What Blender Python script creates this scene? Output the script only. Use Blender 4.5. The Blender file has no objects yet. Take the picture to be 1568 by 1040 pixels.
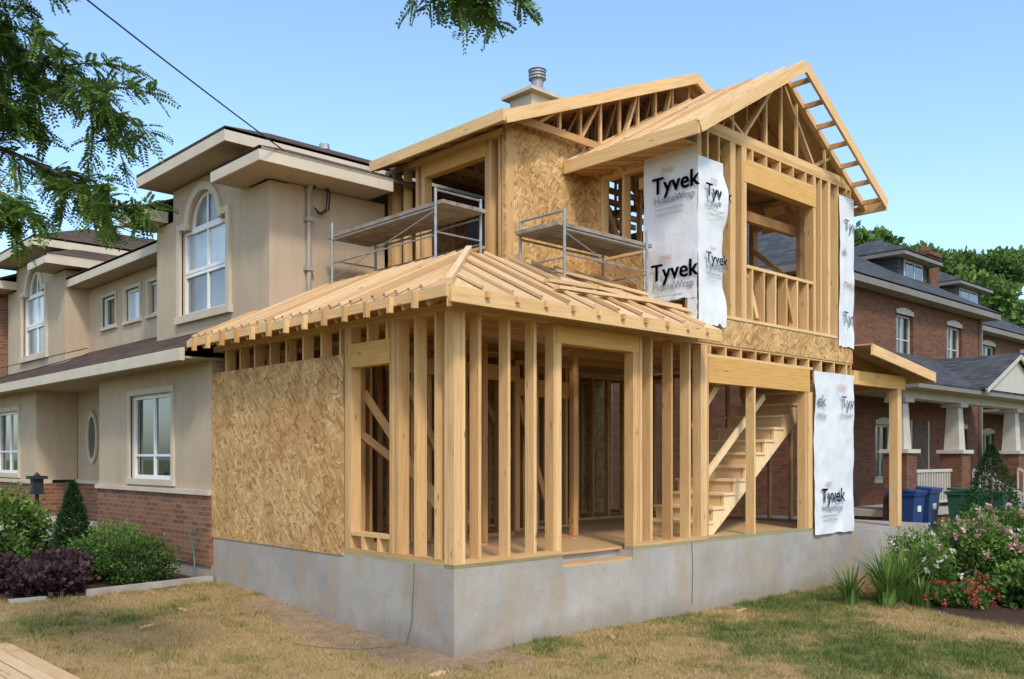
import bpy, math, random
import numpy as np
from mathutils import Vector, Matrix, noise
random.seed(7); rng=np.random.default_rng(7)
scn=bpy.context.scene
R=random.random
def U(a,b): return random.uniform(a,b)

# ------------------------------------------------------------ materials
def newmat(name,rough=.8,spec=.3):
    m=bpy.data.materials.new(name); m.use_nodes=True
    nt=m.node_tree; b=nt.nodes['Principled BSDF']
    b.inputs['Roughness'].default_value=rough
    b.inputs['Specular IOR Level'].default_value=spec
    return m,nt,b
def nd(nt,t,**k):
    n=nt.nodes.new(t)
    for a,v in k.items():
        if a.startswith('i_'): n.inputs[a[2:].replace('_',' ')].default_value=v
        else: setattr(n,a,v)
    return n
def ramp(nt,fac,stops):
    n=nt.nodes.new('ShaderNodeValToRGB'); cr=n.color_ramp
    while len(cr.elements)<len(stops): cr.elements.new(.5)
    for e,(p,c) in zip(cr.elements,stops):
        e.position=p; e.color=(*c,1)
    nt.links.new(fac,n.inputs[0]); return n.outputs[0]
def mix(nt,fac,a,b,mode='MIX'):
    n=nt.nodes.new('ShaderNodeMix'); n.data_type='RGBA'; n.blend_type=mode
    for s,v in ((0,fac),(6,a),(7,b)):
        if isinstance(v,(int,float)): n.inputs[s].default_value=v
        elif isinstance(v,tuple): n.inputs[s].default_value=(*v,1)
        else: nt.links.new(v,n.inputs[s])
    return n.outputs[2]
def mth(nt,op,a,b=0.0):
    n=nt.nodes.new('ShaderNodeMath'); n.operation=op
    for s,v in ((0,a),(1,b)):
        if isinstance(v,(int,float)): n.inputs[s].default_value=v
        else: nt.links.new(v,n.inputs[s])
    return n.outputs[0]
def bump(nt,b,h,strength=.3,dist=.02):
    n=nd(nt,'ShaderNodeBump',i_Strength=strength,i_Distance=dist)
    nt.links.new(h,n.inputs['Height']); nt.links.new(n.outputs[0],b.inputs['Normal'])
def pos(nt): return nt.nodes.new('ShaderNodeNewGeometry').outputs['Position']
def wallco(nt):
    s=nt.nodes.new('ShaderNodeSeparateXYZ'); nt.links.new(pos(nt),s.inputs[0])
    c=nt.nodes.new('ShaderNodeCombineXYZ')
    nt.links.new(mth(nt,'ADD',s.outputs[0],s.outputs[1]),c.inputs[0]); nt.links.new(s.outputs[2],c.inputs[1])
    return c.outputs[0]
def mapp(nt,v,scale=(1,1,1),rot=(0,0,0),loc=(0,0,0)):
    n=nt.nodes.new('ShaderNodeMapping'); nt.links.new(v,n.inputs[0])
    n.inputs['Scale'].default_value=scale; n.inputs['Rotation'].default_value=rot; n.inputs['Location'].default_value=loc
    return n.outputs[0]
def noi(nt,v,scale,detail=4,rough=.55,out=0):
    n=nd(nt,'ShaderNodeTexNoise',i_Scale=scale,i_Detail=detail,i_Roughness=rough)
    nt.links.new(v,n.inputs['Vector']); return n.outputs[out]
def attr(nt,name,out=2):
    n=nt.nodes.new('ShaderNodeAttribute'); n.attribute_name=name; return n.outputs[out]
def setc(nt,b,c): nt.links.new(c,b.inputs['Base Color'])

def wood(name,light,mid,dark):
    m,nt,b=newmat(name,.72,.2)
    uv=nt.nodes.new('ShaderNodeUVMap').outputs[0]
    g=noi(nt,mapp(nt,uv,(1.2,30,1)),1.6,5,.6)
    c=ramp(nt,g,[(.25,dark),(.46,mid),(.75,light)])
    v=nd(nt,'ShaderNodeTexVoronoi',i_Scale=1.0); nt.links.new(mapp(nt,uv,(2.2,9,1)),v.inputs['Vector'])
    k=ramp(nt,v.outputs['Distance'],[(.05,(1,1,1)),(.12,(0,0,0))])
    c=mix(nt,mth(nt,'MULTIPLY',k,.75),c,(dark[0]*.4,dark[1]*.3,dark[2]*.25))
    r=attr(nt,'rnd')
    tint=ramp(nt,r,[(0,(.72,.62,.52)),(.3,(.90,.84,.77)),(.65,(1.0,.98,.96)),(1,(1.12,1.13,1.16))])
    c=mix(nt,1.0,c,tint,'MULTIPLY')
    d=noi(nt,pos(nt),1.7,4); c=mix(nt,mth(nt,'MULTIPLY',d,.5),c,mix(nt,1.0,c,(.72,.62,.52),'MULTIPLY'))
    st=noi(nt,mapp(nt,uv,(.9,3,1)),1.3,3); c=mix(nt,ramp(nt,st,[(.55,(0,0,0)),(.75,(.35,.35,.35))]),c,(dark[0]*.72,dark[1]*.66,dark[2]*.66))
    setc(nt,b,c); bump(nt,b,g,.25,.004); return m
M={}
M['wood']=wood('framing_lumber',(.73,.51,.27),(.65,.42,.195),(.50,.29,.12))
M['wood_shaded']=wood('interior_lumber_shaded',(.60,.38,.18),(.51,.295,.13),(.37,.20,.08))  # same framing lumber, with the shade inside the house put into its colour
M['lvl']=wood('engineered_lumber',(.69,.44,.16),(.62,.36,.115),(.5,.27,.075))
M['deck']=wood('roof_sheathing_boards',(.71,.53,.32),(.64,.45,.25),(.52,.34,.17))
M['stair']=wood('stair_lumber_lightened',(.80,.62,.38),(.74,.54,.30),(.62,.42,.22))  # lumber colour lightened to lift the stairs out of the interior shadow
M['treated']=wood('treated_sill_plate',(.36,.34,.21),(.30,.28,.165),(.22,.20,.11))

def osb(name,mul=1.0):
    m,nt,b=newmat(name,.78,.2); w=wallco(nt)
    wob=noi(nt,w,3,2,.5,1)
    ww=mix(nt,.04,w,wob,'ADD')
    L=[]
    for i,a in enumerate((.25,1.35,2.3)):
        v=nd(nt,'ShaderNodeTexVoronoi',i_Scale=1.0); v.voronoi_dimensions='2D'
        nt.links.new(mapp(nt,mapp(nt,ww,rot=(0,0,a)),(10,34,1),loc=(i*3.7,i*5.1,0)),v.inputs['Vector'])
        s=nt.nodes.new('ShaderNodeSeparateColor'); nt.links.new(v.outputs['Color'],s.inputs[0]); L.append((s.outputs[0],s.outputs[1]))
    f=mth(nt,'GREATER_THAN',L[2][1],.55)
    a=mix(nt,mth(nt,'GREATER_THAN',L[0][1],.5),L[0][0],L[1][0])
    c=mix(nt,f,a,L[2][0])
    g=noi(nt,w,60,3)
    c2=mix(nt,.25,c,g)
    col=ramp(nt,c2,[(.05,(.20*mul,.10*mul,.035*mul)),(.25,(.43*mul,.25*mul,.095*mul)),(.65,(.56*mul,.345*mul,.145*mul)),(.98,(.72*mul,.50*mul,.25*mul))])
    lo=noi(nt,mapp(nt,w,(1.8,.6,1)),1.8,5,.65); col=mix(nt,ramp(nt,lo,[(.36,(.7,.7,.7)),(.62,(0,0,0))]),col,mix(nt,1.0,col,(.70,.57,.44),'MULTIPLY'))
    setc(nt,b,col); bump(nt,b,c2,.3,.004); return m
M['osb']=osb('oriented_strand_board'); M['osb_shaded']=osb('osb_interior_shaded',.72)  # second one is the same board darkened, indoor shade painted into the colour

def plain(name,c,rough=.7,var=.15,scale=6,bmp=.1,spec=.3,metal=0,bscale=60):
    m,nt,b=newmat(name,rough,spec); b.inputs['Metallic'].default_value=metal
    n=noi(nt,pos(nt),scale,5)
    lo=tuple(x*(1-var) for x in c); hi=tuple(min(1,x*(1+var)) for x in c)
    col=ramp(nt,n,[(.3,lo),(.7,hi)])
    setc(nt,b,col)
    if bmp: bump(nt,b,noi(nt,pos(nt),bscale,4),bmp,.01)
    return m
def stucco(name,c):
    m,nt,b=newmat(name,.9,.15); p=pos(nt)
    n=noi(nt,p,1.2,5); col=ramp(nt,n,[(.3,tuple(x*.90 for x in c)),(.7,tuple(x*1.07 for x in c))])
    st=noi(nt,mapp(nt,p,(3,3,.35)),2.5,4)
    col=mix(nt,ramp(nt,st,[(.45,(0,0,0)),(.75,(.4,.4,.4))]),col,tuple(x*.74 for x in c))
    g=noi(nt,p,90,3); col=mix(nt,.15,col,g,'OVERLAY')
    setc(nt,b,col); bump(nt,b,g,.5,.008); return m
M['stucco']=stucco('stucco',(.445,.340,.235))
M['stuccotrim']=stucco('stucco_trim',(.53,.44,.33))
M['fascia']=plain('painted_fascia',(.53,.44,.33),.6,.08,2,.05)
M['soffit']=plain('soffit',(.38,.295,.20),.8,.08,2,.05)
M['brownf']=plain('brown_painted_trim',(.18,.155,.13),.6,.1,2,.05)
M['white']=plain('white_window_paint',(.68,.68,.66),.45,.04,3,0)
M['cream']=plain('cream_painted_trim',(.44,.395,.335),.6,.06,3,.05)
M['alu']=plain('galvanised_steel',(.28,.28,.285),.5,.25,9,.05,.5,.4)
M['black']=plain('black_rubber',(.02,.02,.022),.6,.1,3,0)
M['cable']=plain('conduit_paint',(.30,.265,.215),.5,.1,3,0)

def concrete(name,c):
    m,nt,b=newmat(name,.9,.2); p=pos(nt)
    n=noi(nt,p,.9,7,.65); col=ramp(nt,n,[(.3,tuple(x*.72 for x in c)),(.5,c),(.72,tuple(x*1.18 for x in c))])
    n2=noi(nt,mapp(nt,p,(1.5,1.5,.8)),1.5,6,.65)
    col=mix(nt,ramp(nt,n2,[(.48,(0,0,0)),(.62,(.7,.7,.7))]),col,(c[0]*1.02,c[1]*.86,c[2]*.70))
    n4=noi(nt,mapp(nt,p,(2.5,2.5,1.1)),2.2,5,.65)
    col=mix(nt,ramp(nt,n4,[(.56,(0,0,0)),(.70,(.35,.35,.35))]),col,tuple(x*.62 for x in c))
    s=nt.nodes.new('ShaderNodeSeparateXYZ'); nt.links.new(p,s.inputs[0])
    zz=mth(nt,'ADD',s.outputs[2],mth(nt,'MULTIPLY',noi(nt,p,3,5),.45))
    col=mix(nt,ramp(nt,zz,[(.15,(.8,.8,.8)),(.48,(0,0,0))]),col,(.22,.17,.115))
    f=noi(nt,p,45,4); col=mix(nt,.28,col,f,'OVERLAY')
    setc(nt,b,col); bump(nt,b,mix(nt,.5,f,n2),.5,.012); return m
M['conc']=concrete('foundation_concrete',(.33,.30,.26))
M['path']=plain('path_concrete',(.34,.31,.265),.9,.2,4,.3)
M['stone']=plain('gravel_stone',(.27,.215,.155),.9,.35,20,.3)
M['plank']=plain('weathered_planks',(.24,.205,.165),.85,.3,5,.3)
def brick(name,c1,c2,mort,s=1.0):
    m,nt,b=newmat(name,.85,.2); w=wallco(nt)
    t=nd(nt,'ShaderNodeTexBrick'); nt.links.new(w,t.inputs['Vector'])
    t.inputs['Scale'].default_value=1; t.inputs['Brick Width'].default_value=.215; t.inputs['Row Height'].default_value=.075
    t.inputs['Mortar Size'].default_value=.008; t.inputs['Mortar Smooth'].default_value=.1; t.inputs['Bias'].default_value=-.1
    t.inputs['Color1'].default_value=(*c1,1); t.inputs['Color2'].default_value=(*c2,1); t.inputs['Mortar'].default_value=(*mort,1)
    n=noi(nt,w,1.5,5); col=mix(nt,mth(nt,'MULTIPLY',n,.6),t.outputs[0],mix(nt,1.0,t.outputs[0],(.55,.5,.45),'MULTIPLY'))
    f=noi(nt,w,30,3); col=mix(nt,.3,col,f,'OVERLAY')
    setc(nt,b,col); bump(nt,b,t.outputs['Fac'],-.4,.01); return m
M['brick']=brick('red_brick',(.30,.13,.068),(.17,.067,.038),(.25,.20,.15))
M['brickd']=brick('dark_red_brick',(.20,.078,.042),(.115,.045,.026),(.135,.10,.075))
def shingle(name,c):
    m,nt,b=newmat(name,.9,.12); p=pos(nt)
    s=nt.nodes.new('ShaderNodeSeparateXYZ'); nt.links.new(p,s.inputs[0])
    cb=nt.nodes.new('ShaderNodeCombineXYZ'); nt.links.new(mth(nt,'ADD',s.outputs[0],s.outputs[1]),cb.inputs[0]); nt.links.new(mth(nt,'MULTIPLY',s.outputs[2],2.2),cb.inputs[1])
    t=nd(nt,'ShaderNodeTexBrick'); nt.links.new(cb.outputs[0],t.inputs['Vector'])
    t.inputs['Scale'].default_value=1; t.inputs['Brick Width'].default_value=.3; t.inputs['Row Height'].default_value=.14
    t.inputs['Mortar Size'].default_value=.01; t.inputs['Color1'].default_value=(*[x*1.35 for x in c],1); t.inputs['Color2'].default_value=(*[x*.7 for x in c],1); t.inputs['Mortar'].default_value=(*[x*.4 for x in c],1)
    f=noi(nt,p,40,3); col=mix(nt,.4,t.outputs[0],f,'OVERLAY')
    setc(nt,b,col); bump(nt,b,f,.4,.01); return m
M['shb']=shingle('brown_shingles',(.085,.056,.042)); M['shg']=shingle('grey_shingles',(.066,.069,.074))
def glass(name,c,rough=.04):
    m,nt,b=newmat(name,rough,.9)
    n=noi(nt,pos(nt),.8,3); setc(nt,b,ramp(nt,n,[(.35,tuple(x*.6 for x in c)),(.65,tuple(x*1.3 for x in c))]))
    b.inputs['Coat Weight'].default_value=.6; b.inputs['Coat Roughness'].default_value=.02; return m
M['glass']=glass('window_glass',(.03,.04,.035)); M['blind']=glass('window_with_blinds',(.44,.47,.50),.25); M['blind2']=glass('window_with_grey_shade',(.15,.155,.16),.3)
def leafmat(name,stops,trans=.3):
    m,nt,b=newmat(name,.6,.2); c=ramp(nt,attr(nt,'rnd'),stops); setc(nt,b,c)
    tr=nt.nodes.new('ShaderNodeBsdfTranslucent'); nt.links.new(c,tr.inputs[0])
    ms=nt.nodes.new('ShaderNodeMixShader'); ms.inputs[0].default_value=trans
    nt.links.new(b.outputs[0],ms.inputs[1]); nt.links.new(tr.outputs[0],ms.inputs[2])
    nt.links.new(ms.outputs[0],nt.nodes['Material Output'].inputs[0]); return m
M['locust']=leafmat('locust_leaves',[(0,(.05,.10,.018)),(.5,(.11,.19,.035)),(1,(.22,.31,.07))],.45)
M['leaf']=leafmat('shrub_leaves',[(0,(.018,.042,.008)),(.5,(.052,.105,.019)),(1,(.115,.195,.04))])
M['leafb']=leafmat('bright_leaves',[(0,(.028,.062,.010)),(.5,(.08,.15,.026)),(1,(.18,.27,.055))])
M['leafd']=leafmat('evergreen_needles',[(0,(.015,.036,.01)),(.5,(.03,.065,.015)),(1,(.065,.11,.028))],.1)
M['purple']=leafmat('purple_leaves',[(0,(.02,.01,.015)),(.5,(.05,.026,.032)),(1,(.10,.055,.058))])
M['treel']=leafmat('tree_leaves',[(0,(.03,.065,.012)),(.5,(.075,.14,.028)),(1,(.16,.24,.055))])
M['pinkf']=leafmat('pink_petals',[(0,(.52,.22,.24)),(1,(.72,.45,.43))]); M['whitef']=leafmat('white_petals',[(0,(.55,.53,.45)),(1,(.75,.74,.68))]); M['redf']=leafmat('red_petals',[(0,(.28,.04,.03)),(1,(.46,.10,.06))])
M['bark']=plain('bark',(.10,.075,.055),.9,.35,12,.6)
def wrapmat():
    m,nt,b=newmat('house_wrap_sheet',.55,.25); p=pos(nt)
    n=noi(nt,p,2.5,5); setc(nt,b,ramp(nt,n,[(.3,(.57,.57,.575)),(.7,(.67,.67,.67))]))
    w=noi(nt,mapp(nt,p,(1,1,.5)),7,5,.6); bump(nt,b,w,.5,.03); return m
M['wrap']=wrapmat()
M['ink']=plain('wrap_ink_blue',(.11,.12,.165),.6,.1,5,0); M['inkred']=plain('wrap_ink_red',(.50,.26,.24),.6,.1,5,0); M['inkg']=plain('wrap_ink_grey',(.22,.23,.27),.6,.1,5,0)
M['binb']=plain('blue_plastic',(.015,.045,.14),.45,.08,3,0,.4); M['bing']=plain('green_plastic',(.018,.075,.045),.45,.08,3,0,.4)
M['hose']=plain('green_hose',(.07,.13,.09),.5,.1,3,0)

# ------------------------------------------------------------ batch mesh builder
def empty(name,loc=(0,0,0)):
    e=bpy.data.objects.new(name,None); e.location=loc; scn.collection.objects.link(e); return e
class Batch:
    def __init__(s,name,mat,parent=None,jit=0.0):
        s.name=name; s.mat=mat; s.parent=parent; s.v=[]; s.f=[]; s.uv=[]; s.r=[]; s.j=jit
    def _q(s,idx,uv,r): s.f.append(idx); s.uv+=uv; s.r+=[r]*len(idx)
    def core(s,p0,p1,W,H,r=None):
        r=R() if r is None else r
        L=(p1-p0).length; w=W.length*2; h=H.length*2; n=len(s.v)
        if s.j:
            W=W*(1+U(-1,1)*s.j/max(w,.01)); H=H*(1+U(-1,1)*s.j/max(h,.01))
        for p in (p0,p1):
            s.v+=[p-W-H,p+W-H,p+W+H,p-W+H]
        ou=r*37.3; ov=r*11.7
        def q(a,b,c,d,l,ww,o=0):
            s._q([n+a,n+b,n+c,n+d],[(ou,ov+o),(ou+l,ov+o),(ou+l,ov+o+ww),(ou,ov+o+ww)],r)
        q(0,1,2,3,w,h); q(7,6,5,4,w,h)
        q(0,4,5,1,L,w,.3); q(1,5,6,2,L,h,.6); q(2,6,7,3,L,w,.9); q(3,7,4,0,L,h,1.2)
    def box(s,x0,y0,z0,x1,y1,z1,r=None):
        if x0>x1:x0,x1=x1,x0
        if y0>y1:y0,y1=y1,y0
        if z0>z1:z0,z1=z1,z0
        dx,dy,dz=x1-x0,y1-y0,z1-z0; cx,cy,cz=(x0+x1)/2,(y0+y1)/2,(z0+z1)/2
        X,Y,Z=Vector((dx/2,0,0)),Vector((0,dy/2,0)),Vector((0,0,dz/2))
        m=max(dx,dy,dz)
        if m==dx: s.core(Vector((x0,cy,cz)),Vector((x1,cy,cz)),Z,Y,r)
        elif m==dy: s.core(Vector((cx,y0,cz)),Vector((cx,y1,cz)),X,Z,r)
        else: s.core(Vector((cx,cy,z0)),Vector((cx,cy,z1)),Y,X,r)
    def beam(s,p0,p1,w,h,up=(0,0,1),r=None):
        p0=Vector(p0);p1=Vector(p1);L=(p1-p0).normalized();u=Vector(up)
        if abs(L.dot(u))>.98: u=Vector((1,0,0))
        W=L.cross(u).normalized(); H=W.cross(L).normalized()
        s.core(p0,p1,W*(w/2),H*(h/2),r)
    def prism(s,pts,ext,r=None):
        r=R() if r is None else r
        pts=[Vector(p) for p in pts]; e=Vector(ext); n=len(s.v); k=len(pts)
        nn=Vector()
        for i in range(k): nn+=(pts[i]-pts[0]).cross(pts[(i+1)%k]-pts[0])
        if nn.dot(e)>0: pts=pts[::-1]
        s.v+=pts+[p+e for p in pts]; ou=r*37.3; ov=r*11.7
        o=pts[0]; U1=max([(pts[(i+1)%k]-pts[i]) for i in range(k)],key=lambda q:q.length).normalized()
        V1=nn.normalized().cross(U1)
        uv=[((p-o).dot(U1)+ou,(p-o).dot(V1)+ov) for p in pts]
        s._q(list(range(n,n+k)),uv,r)
        s._q(list(range(n+2*k-1,n+k-1,-1)),uv[::-1],r)
        for i in range(k):
            j=(i+1)%k; l=(pts[j]-pts[i]).length; t=e.length
            s._q([n+j,n+i,n+k+i,n+k+j],[(ou+l,ov),(ou,ov),(ou,ov+t),(ou+l,ov+t)],r)
    def cyl(s,p0,p1,r0,r1=None,n=8,r=None,caps=True):
        r=R() if r is None else r; r1=r0 if r1 is None else r1
        p0=Vector(p0);p1=Vector(p1);L=(p1-p0).normalized()
        u=Vector((0,0,1)) if abs(L.z)<.9 else Vector((1,0,0))
        W=L.cross(u).normalized();H=L.cross(W); b=len(s.v); ln=(p1-p0).length
        for p,rr in ((p0,r0),(p1,r1)):
            for i in range(n):
                a=2*math.pi*i/n; s.v.append(p+W*math.cos(a)*rr+H*math.sin(a)*rr)
        for i in range(n):
            j=(i+1)%n; s._q([b+i,b+j,b+n+j,b+n+i],[(0,i*.05),(0,i*.05+.05),(ln,i*.05+.05),(ln,i*.05)],r)
        if caps:
            s._q(list(range(b+n-1,b-1,-1)),[(0,0)]*n,r); s._q(list(range(b+n,b+2*n)),[(0,0)]*n,r)
    def tube(s,pts,r,n=6):
        for a,b in zip(pts[:-1],pts[1:]): s.cyl(a,b,r,None,n)
    def done(s,smooth=False):
        if not s.v: return None
        me=bpy.data.meshes.new(s.name); me.from_pydata([tuple(v) for v in s.v],[],s.f)
        ul=me.uv_layers.new(name='UVMap'); ul.data.foreach_set('uv',np.array(s.uv,dtype=np.float32).ravel())
        at=me.attributes.new('rnd','FLOAT','CORNER'); at.data.foreach_set('value',np.array(s.r,dtype=np.float32))
        me.materials.append(M[s.mat]); me.update()
        if smooth: me.polygons.foreach_set('use_smooth',[True]*len(me.polygons))
        o=bpy.data.objects.new(s.name,me); scn.collection.objects.link(o)
        if s.parent: o.parent=s.parent
        return o
def pbox(B,axis,c,out,a0,a1,z0,z1,d0,d1,r=None):
    if axis=='x': B.box(c+out*d0,a0,z0,c+out*d1,a1,z1,r)
    else: B.box(a0,c+out*d0,z0,a1,c+out*d1,z1,r)
def wall(B,axis,c,out,a0,a1,z0,z1,th,ops=()):
    A=sorted({a0,a1,*[v for o in ops for v in o[:2] if a0<v<a1]}); Z=sorted({z0,z1,*[v for o in ops for v in o[2:4] if z0<v<z1]})
    for i in range(len(A)-1):
        for j in range(len(Z)-1):
            ca=(A[i]+A[i+1])/2; cz=(Z[j]+Z[j+1])/2
            if any(o[0]<ca<o[1] and o[2]<cz<o[3] for o in ops): continue
            pbox(B,axis,c,out,A[i],A[i+1],Z[j],Z[j+1],-th,0)
def P3(axis,c,out,a,z,d):
    return (c+out*d,a,z) if axis=='x' else (a,c+out*d,z)
def window(F,G,axis,c,out,a0,a1,z0,z1,vm=(.5,),hm=(),w=.05,rec=.07,T=None,tw=.09,sill=True):
    pbox(F,axis,c,out,a0,a0+w,z0,z1,-rec-.04,-rec+.02); pbox(F,axis,c,out,a1-w,a1,z0,z1,-rec-.04,-rec+.02)
    pbox(F,axis,c,out,a0+w,a1-w,z0,z0+w,-rec-.04,-rec+.018); pbox(F,axis,c,out,a0+w,a1-w,z1-w,z1,-rec-.04,-rec+.018)
    for v in vm:
        m=a0+(a1-a0)*v; pbox(F,axis,c,out,m-w*.5,m+w*.5,z0+w,z1-w,-rec-.03,-rec+.012)
    for h in hm:
        m=z0+(z1-z0)*h; pbox(F,axis,c,out,a0+w,a1-w,m-w*.3,m+w*.3,-rec-.028,-rec+.008)
    pbox(G,axis,c,out,a0+.01,a1-.01,z0+.01,z1-.01,-rec-.03,-rec-.015)
    if T:
        pbox(T,axis,c,out,a0-tw,a0,z0,z1,-.02,.03); pbox(T,axis,c,out,a1,a1+tw,z0,z1,-.02,.03)
        pbox(T,axis,c,out,a0-tw,a1+tw,z1,z1+tw,-.02,.032); pbox(T,axis,c,out,a0-tw-.02,a1+tw+.02,z0-tw,z0,-.02,.05)
def hip(B,x0,x1,y0,y1,z,sl,th=.05,cut=None):
    w=x1-x0;d=y1-y0
    if w>=d:
        a=(x0+d/2,(y0+y1)/2,z+sl*d/2); b=(x1-d/2,(y0+y1)/2,z+sl*d/2)
        fs=[[(x0,y0,z),(x1,y0,z),b,a],[(x1,y1,z),(x0,y1,z),a,b],[(x1,y0,z),(x1,y1,z),b]]
        if cut:
            ya,yb,xc=cut; zc=z+sl*(xc-x0)
            fs.append([(x0,y1,z),(x0,yb,z),(xc,yb,zc),(xc,ya,zc),(x0,ya,z),(x0,y0,z),a])
        else: fs.append([(x0,y1,z),(x0,y0,z),a])
    else:
        a=((x0+x1)/2,y0+w/2,z+sl*w/2); b=((x0+x1)/2,y1-w/2,z+sl*w/2)
        fs=[[(x0,y0,z),(x1,y0,z),a],[(x1,y1,z),(x0,y1,z),b],[(x0,y1,z),(x0,y0,z),a,b],[(x1,y0,z),(x1,y1,z),b,a]]
    for f in fs: B.prism(f,(0,0,-th))
def eaves(F,S,x0,x1,y0,y1,z,h=.2,sides='WESN'):
    t=.03
    if 'W' in sides: F.box(x0,y0,z-h,x0+t,y1,z)
    if 'E' in sides: F.box(x1-t,y0,z-h,x1,y1,z)
    if 'S' in sides: F.box(x0+t,y0,z-h,x1-t,y0+t,z)
    if 'N' in sides: F.box(x0+t,y1-t,z-h,x1-t,y1,z)
    S.box(x0+t,y0+t,z-h+.01,x1-t,y1-t,z-h+.03)

# ------------------------------------------------------------ ground
def sm(t): t=max(0,min(1,t)); return t*t*(3-2*t)
def gh(x,y):
    return .24*sm(y/5.2)+.03*noise.noise(Vector((x*.35,y*.35,0)))+.018*noise.noise(Vector((x*1.7,y*1.7,3)))+.008*noise.noise(Vector((x*4,y*4,3)))
def dirtf(x,y):
    dx=max(-x,0,x-8.3); dy=max(-y,0)
    n=noise.noise(Vector((x*.9,y*.9,5)))*.55+noise.noise(Vector((x*2.7,y*2.7,8)))*.35+noise.noise(Vector((x*7,y*7,2)))*.25
    left=.85 if (y>-.9 and x<.6) else .2
    if y>3.6: left=.35
    d=math.hypot(dx,dy)
    return sm((left-d+n*.75)/.7)
def mulchf(x,y):
    n=noise.noise(Vector((x*1.3,y*1.3,9)))*.25
    a=1-math.hypot((x-8.6)/3.0,(y+2.7)/1.9)+n*.5
    b=min(x+2.75,(y-4.95)*1.2)+n
    if x>0.1: b=-1
    return max(sm(a*6),sm(b*5))
def greenf(x,y):
    n=noise.noise(Vector((x*.45+3,y*.45,1)))+.9*noise.noise(Vector((x*1.3,y*1.3,4)))+.6*noise.noise(Vector((x*3.5,y*3.5,6)))
    base=.30 if x<0 else .50
    base-= .16*math.exp(-((x+1.9)**2/2.6+(y-3.2)**2/3))
    base+= .12*math.exp(-((x-4.5)**2+(y+3.0)**2)/4)
    return max(0,min(1,base+n*.6))
gm,nt,b=newmat('lawn_ground',.95,.1); p=pos(nt)
n1=noi(nt,p,9,6,.65); n2=noi(nt,p,60,4); n3=noi(nt,p,2.2,6,.7)
straw=ramp(nt,n2,[(.3,(.21,.13,.05)),(.7,(.44,.30,.13))]); green=ramp(nt,n2,[(.3,(.06,.072,.02)),(.7,(.18,.19,.05))])
dirt=ramp(nt,n1,[(.25,(.21,.14,.08)),(.5,(.32,.225,.14)),(.75,(.43,.32,.21))]); dirt=mix(nt,n3,dirt,mix(nt,1.0,dirt,(.72,.66,.58),'MULTIPLY')); mul=ramp(nt,n2,[(.35,(.03,.018,.012)),(.7,(.10,.06,.04))])
g=mth(nt,'ADD',attr(nt,'green'),mth(nt,'MULTIPLY',mth(nt,'SUBTRACT',n1,.5),.8))
c=mix(nt,ramp(nt,g,[(.3,(0,0,0)),(.7,(1,1,1))]),straw,green)
d=mth(nt,'ADD',attr(nt,'dirt'),mth(nt,'MULTIPLY',mth(nt,'SUBTRACT',n1,.5),1.1))
c=mix(nt,ramp(nt,d,[(.3,(0,0,0)),(.7,(1,1,1))]),c,dirt)
c=mix(nt,attr(nt,'mulch'),c,mul); setc(nt,b,c); bump(nt,b,mix(nt,.5,n1,n2),.7,.03)
M['ground']=gm
xs=sorted(set([-400,-200,-100,-50,-30,-20,-14,-10]+[round(-8+.12*i,3) for i in range(200)]+[18,22,28,36,50,80,150,300,500]))
ys=sorted(set([-400,-200,-100,-50,-30,-20,-14,-10]+[round(-8+.12*i,3) for i in range(166)]+[14,18,25,36,50,80,150,300,500]))
V=[];D=[];G=[];MU=[]
for y in ys:
    for x in xs:
        near=(-9<x<17 and -9<y<13)
        V.append((x,y,gh(x,y)))
        D.append(dirtf(x,y) if near else 0); G.append(greenf(x,y) if near else .7); MU.append(mulchf(x,y) if near else 0)
nx=len(xs); F=[(j*nx+i,j*nx+i+1,(j+1)*nx+i+1,(j+1)*nx+i) for j in range(len(ys)-1) for i in range(nx-1)]
me=bpy.data.meshes.new('ground'); me.from_pydata(V,[],F)
for nm,arr in (('dirt',D),('green',G),('mulch',MU)):
    a=me.attributes.new(nm,'FLOAT','POINT'); a.data.foreach_set('value',np.array(arr,dtype=np.float32))
me.polygons.foreach_set('use_smooth',[True]*len(me.polygons)); me.materials.append(gm)
ground=bpy.data.objects.new('ground',me); scn.collection.objects.link(ground)

def quads(name,V,rnd,mat,k=4,parent=None,extra=None):
    V=np.asarray(V,dtype=np.float32).reshape(-1,3); n=len(V)//k
    me=bpy.data.meshes.new(name); me.vertices.add(n*k); me.vertices.foreach_set('co',V.ravel())
    me.loops.add(n*k); me.loops.foreach_set('vertex_index',np.arange(n*k,dtype=np.int32))
    me.polygons.add(n); me.polygons.foreach_set('loop_start',np.arange(0,n*k,k,dtype=np.int32))
    try: me.polygons.foreach_set('loop_total',np.full(n,k,dtype=np.int32))
    except Exception: pass
    me.update(calc_edges=True)
    a=me.attributes.new('rnd','FLOAT','POINT'); a.data.foreach_set('value',np.repeat(np.asarray(rnd,dtype=np.float32),k))
    me.materials.append(M[mat]); o=bpy.data.objects.new(name,me); scn.collection.objects.link(o)
    if parent: o.parent=parent
    return o
M['grass']=leafmat('grass_blades',[(0,(.50,.35,.16)),(.3,(.40,.28,.12)),(.5,(.28,.235,.08)),(.75,(.16,.18,.045)),(1,(.07,.11,.022))],.25)
cam0=np.array([-5.769,-6.930]); FW=np.array([.6868,.7268]); RT=np.array([.7268,-.6868])
pts=[]
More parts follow.
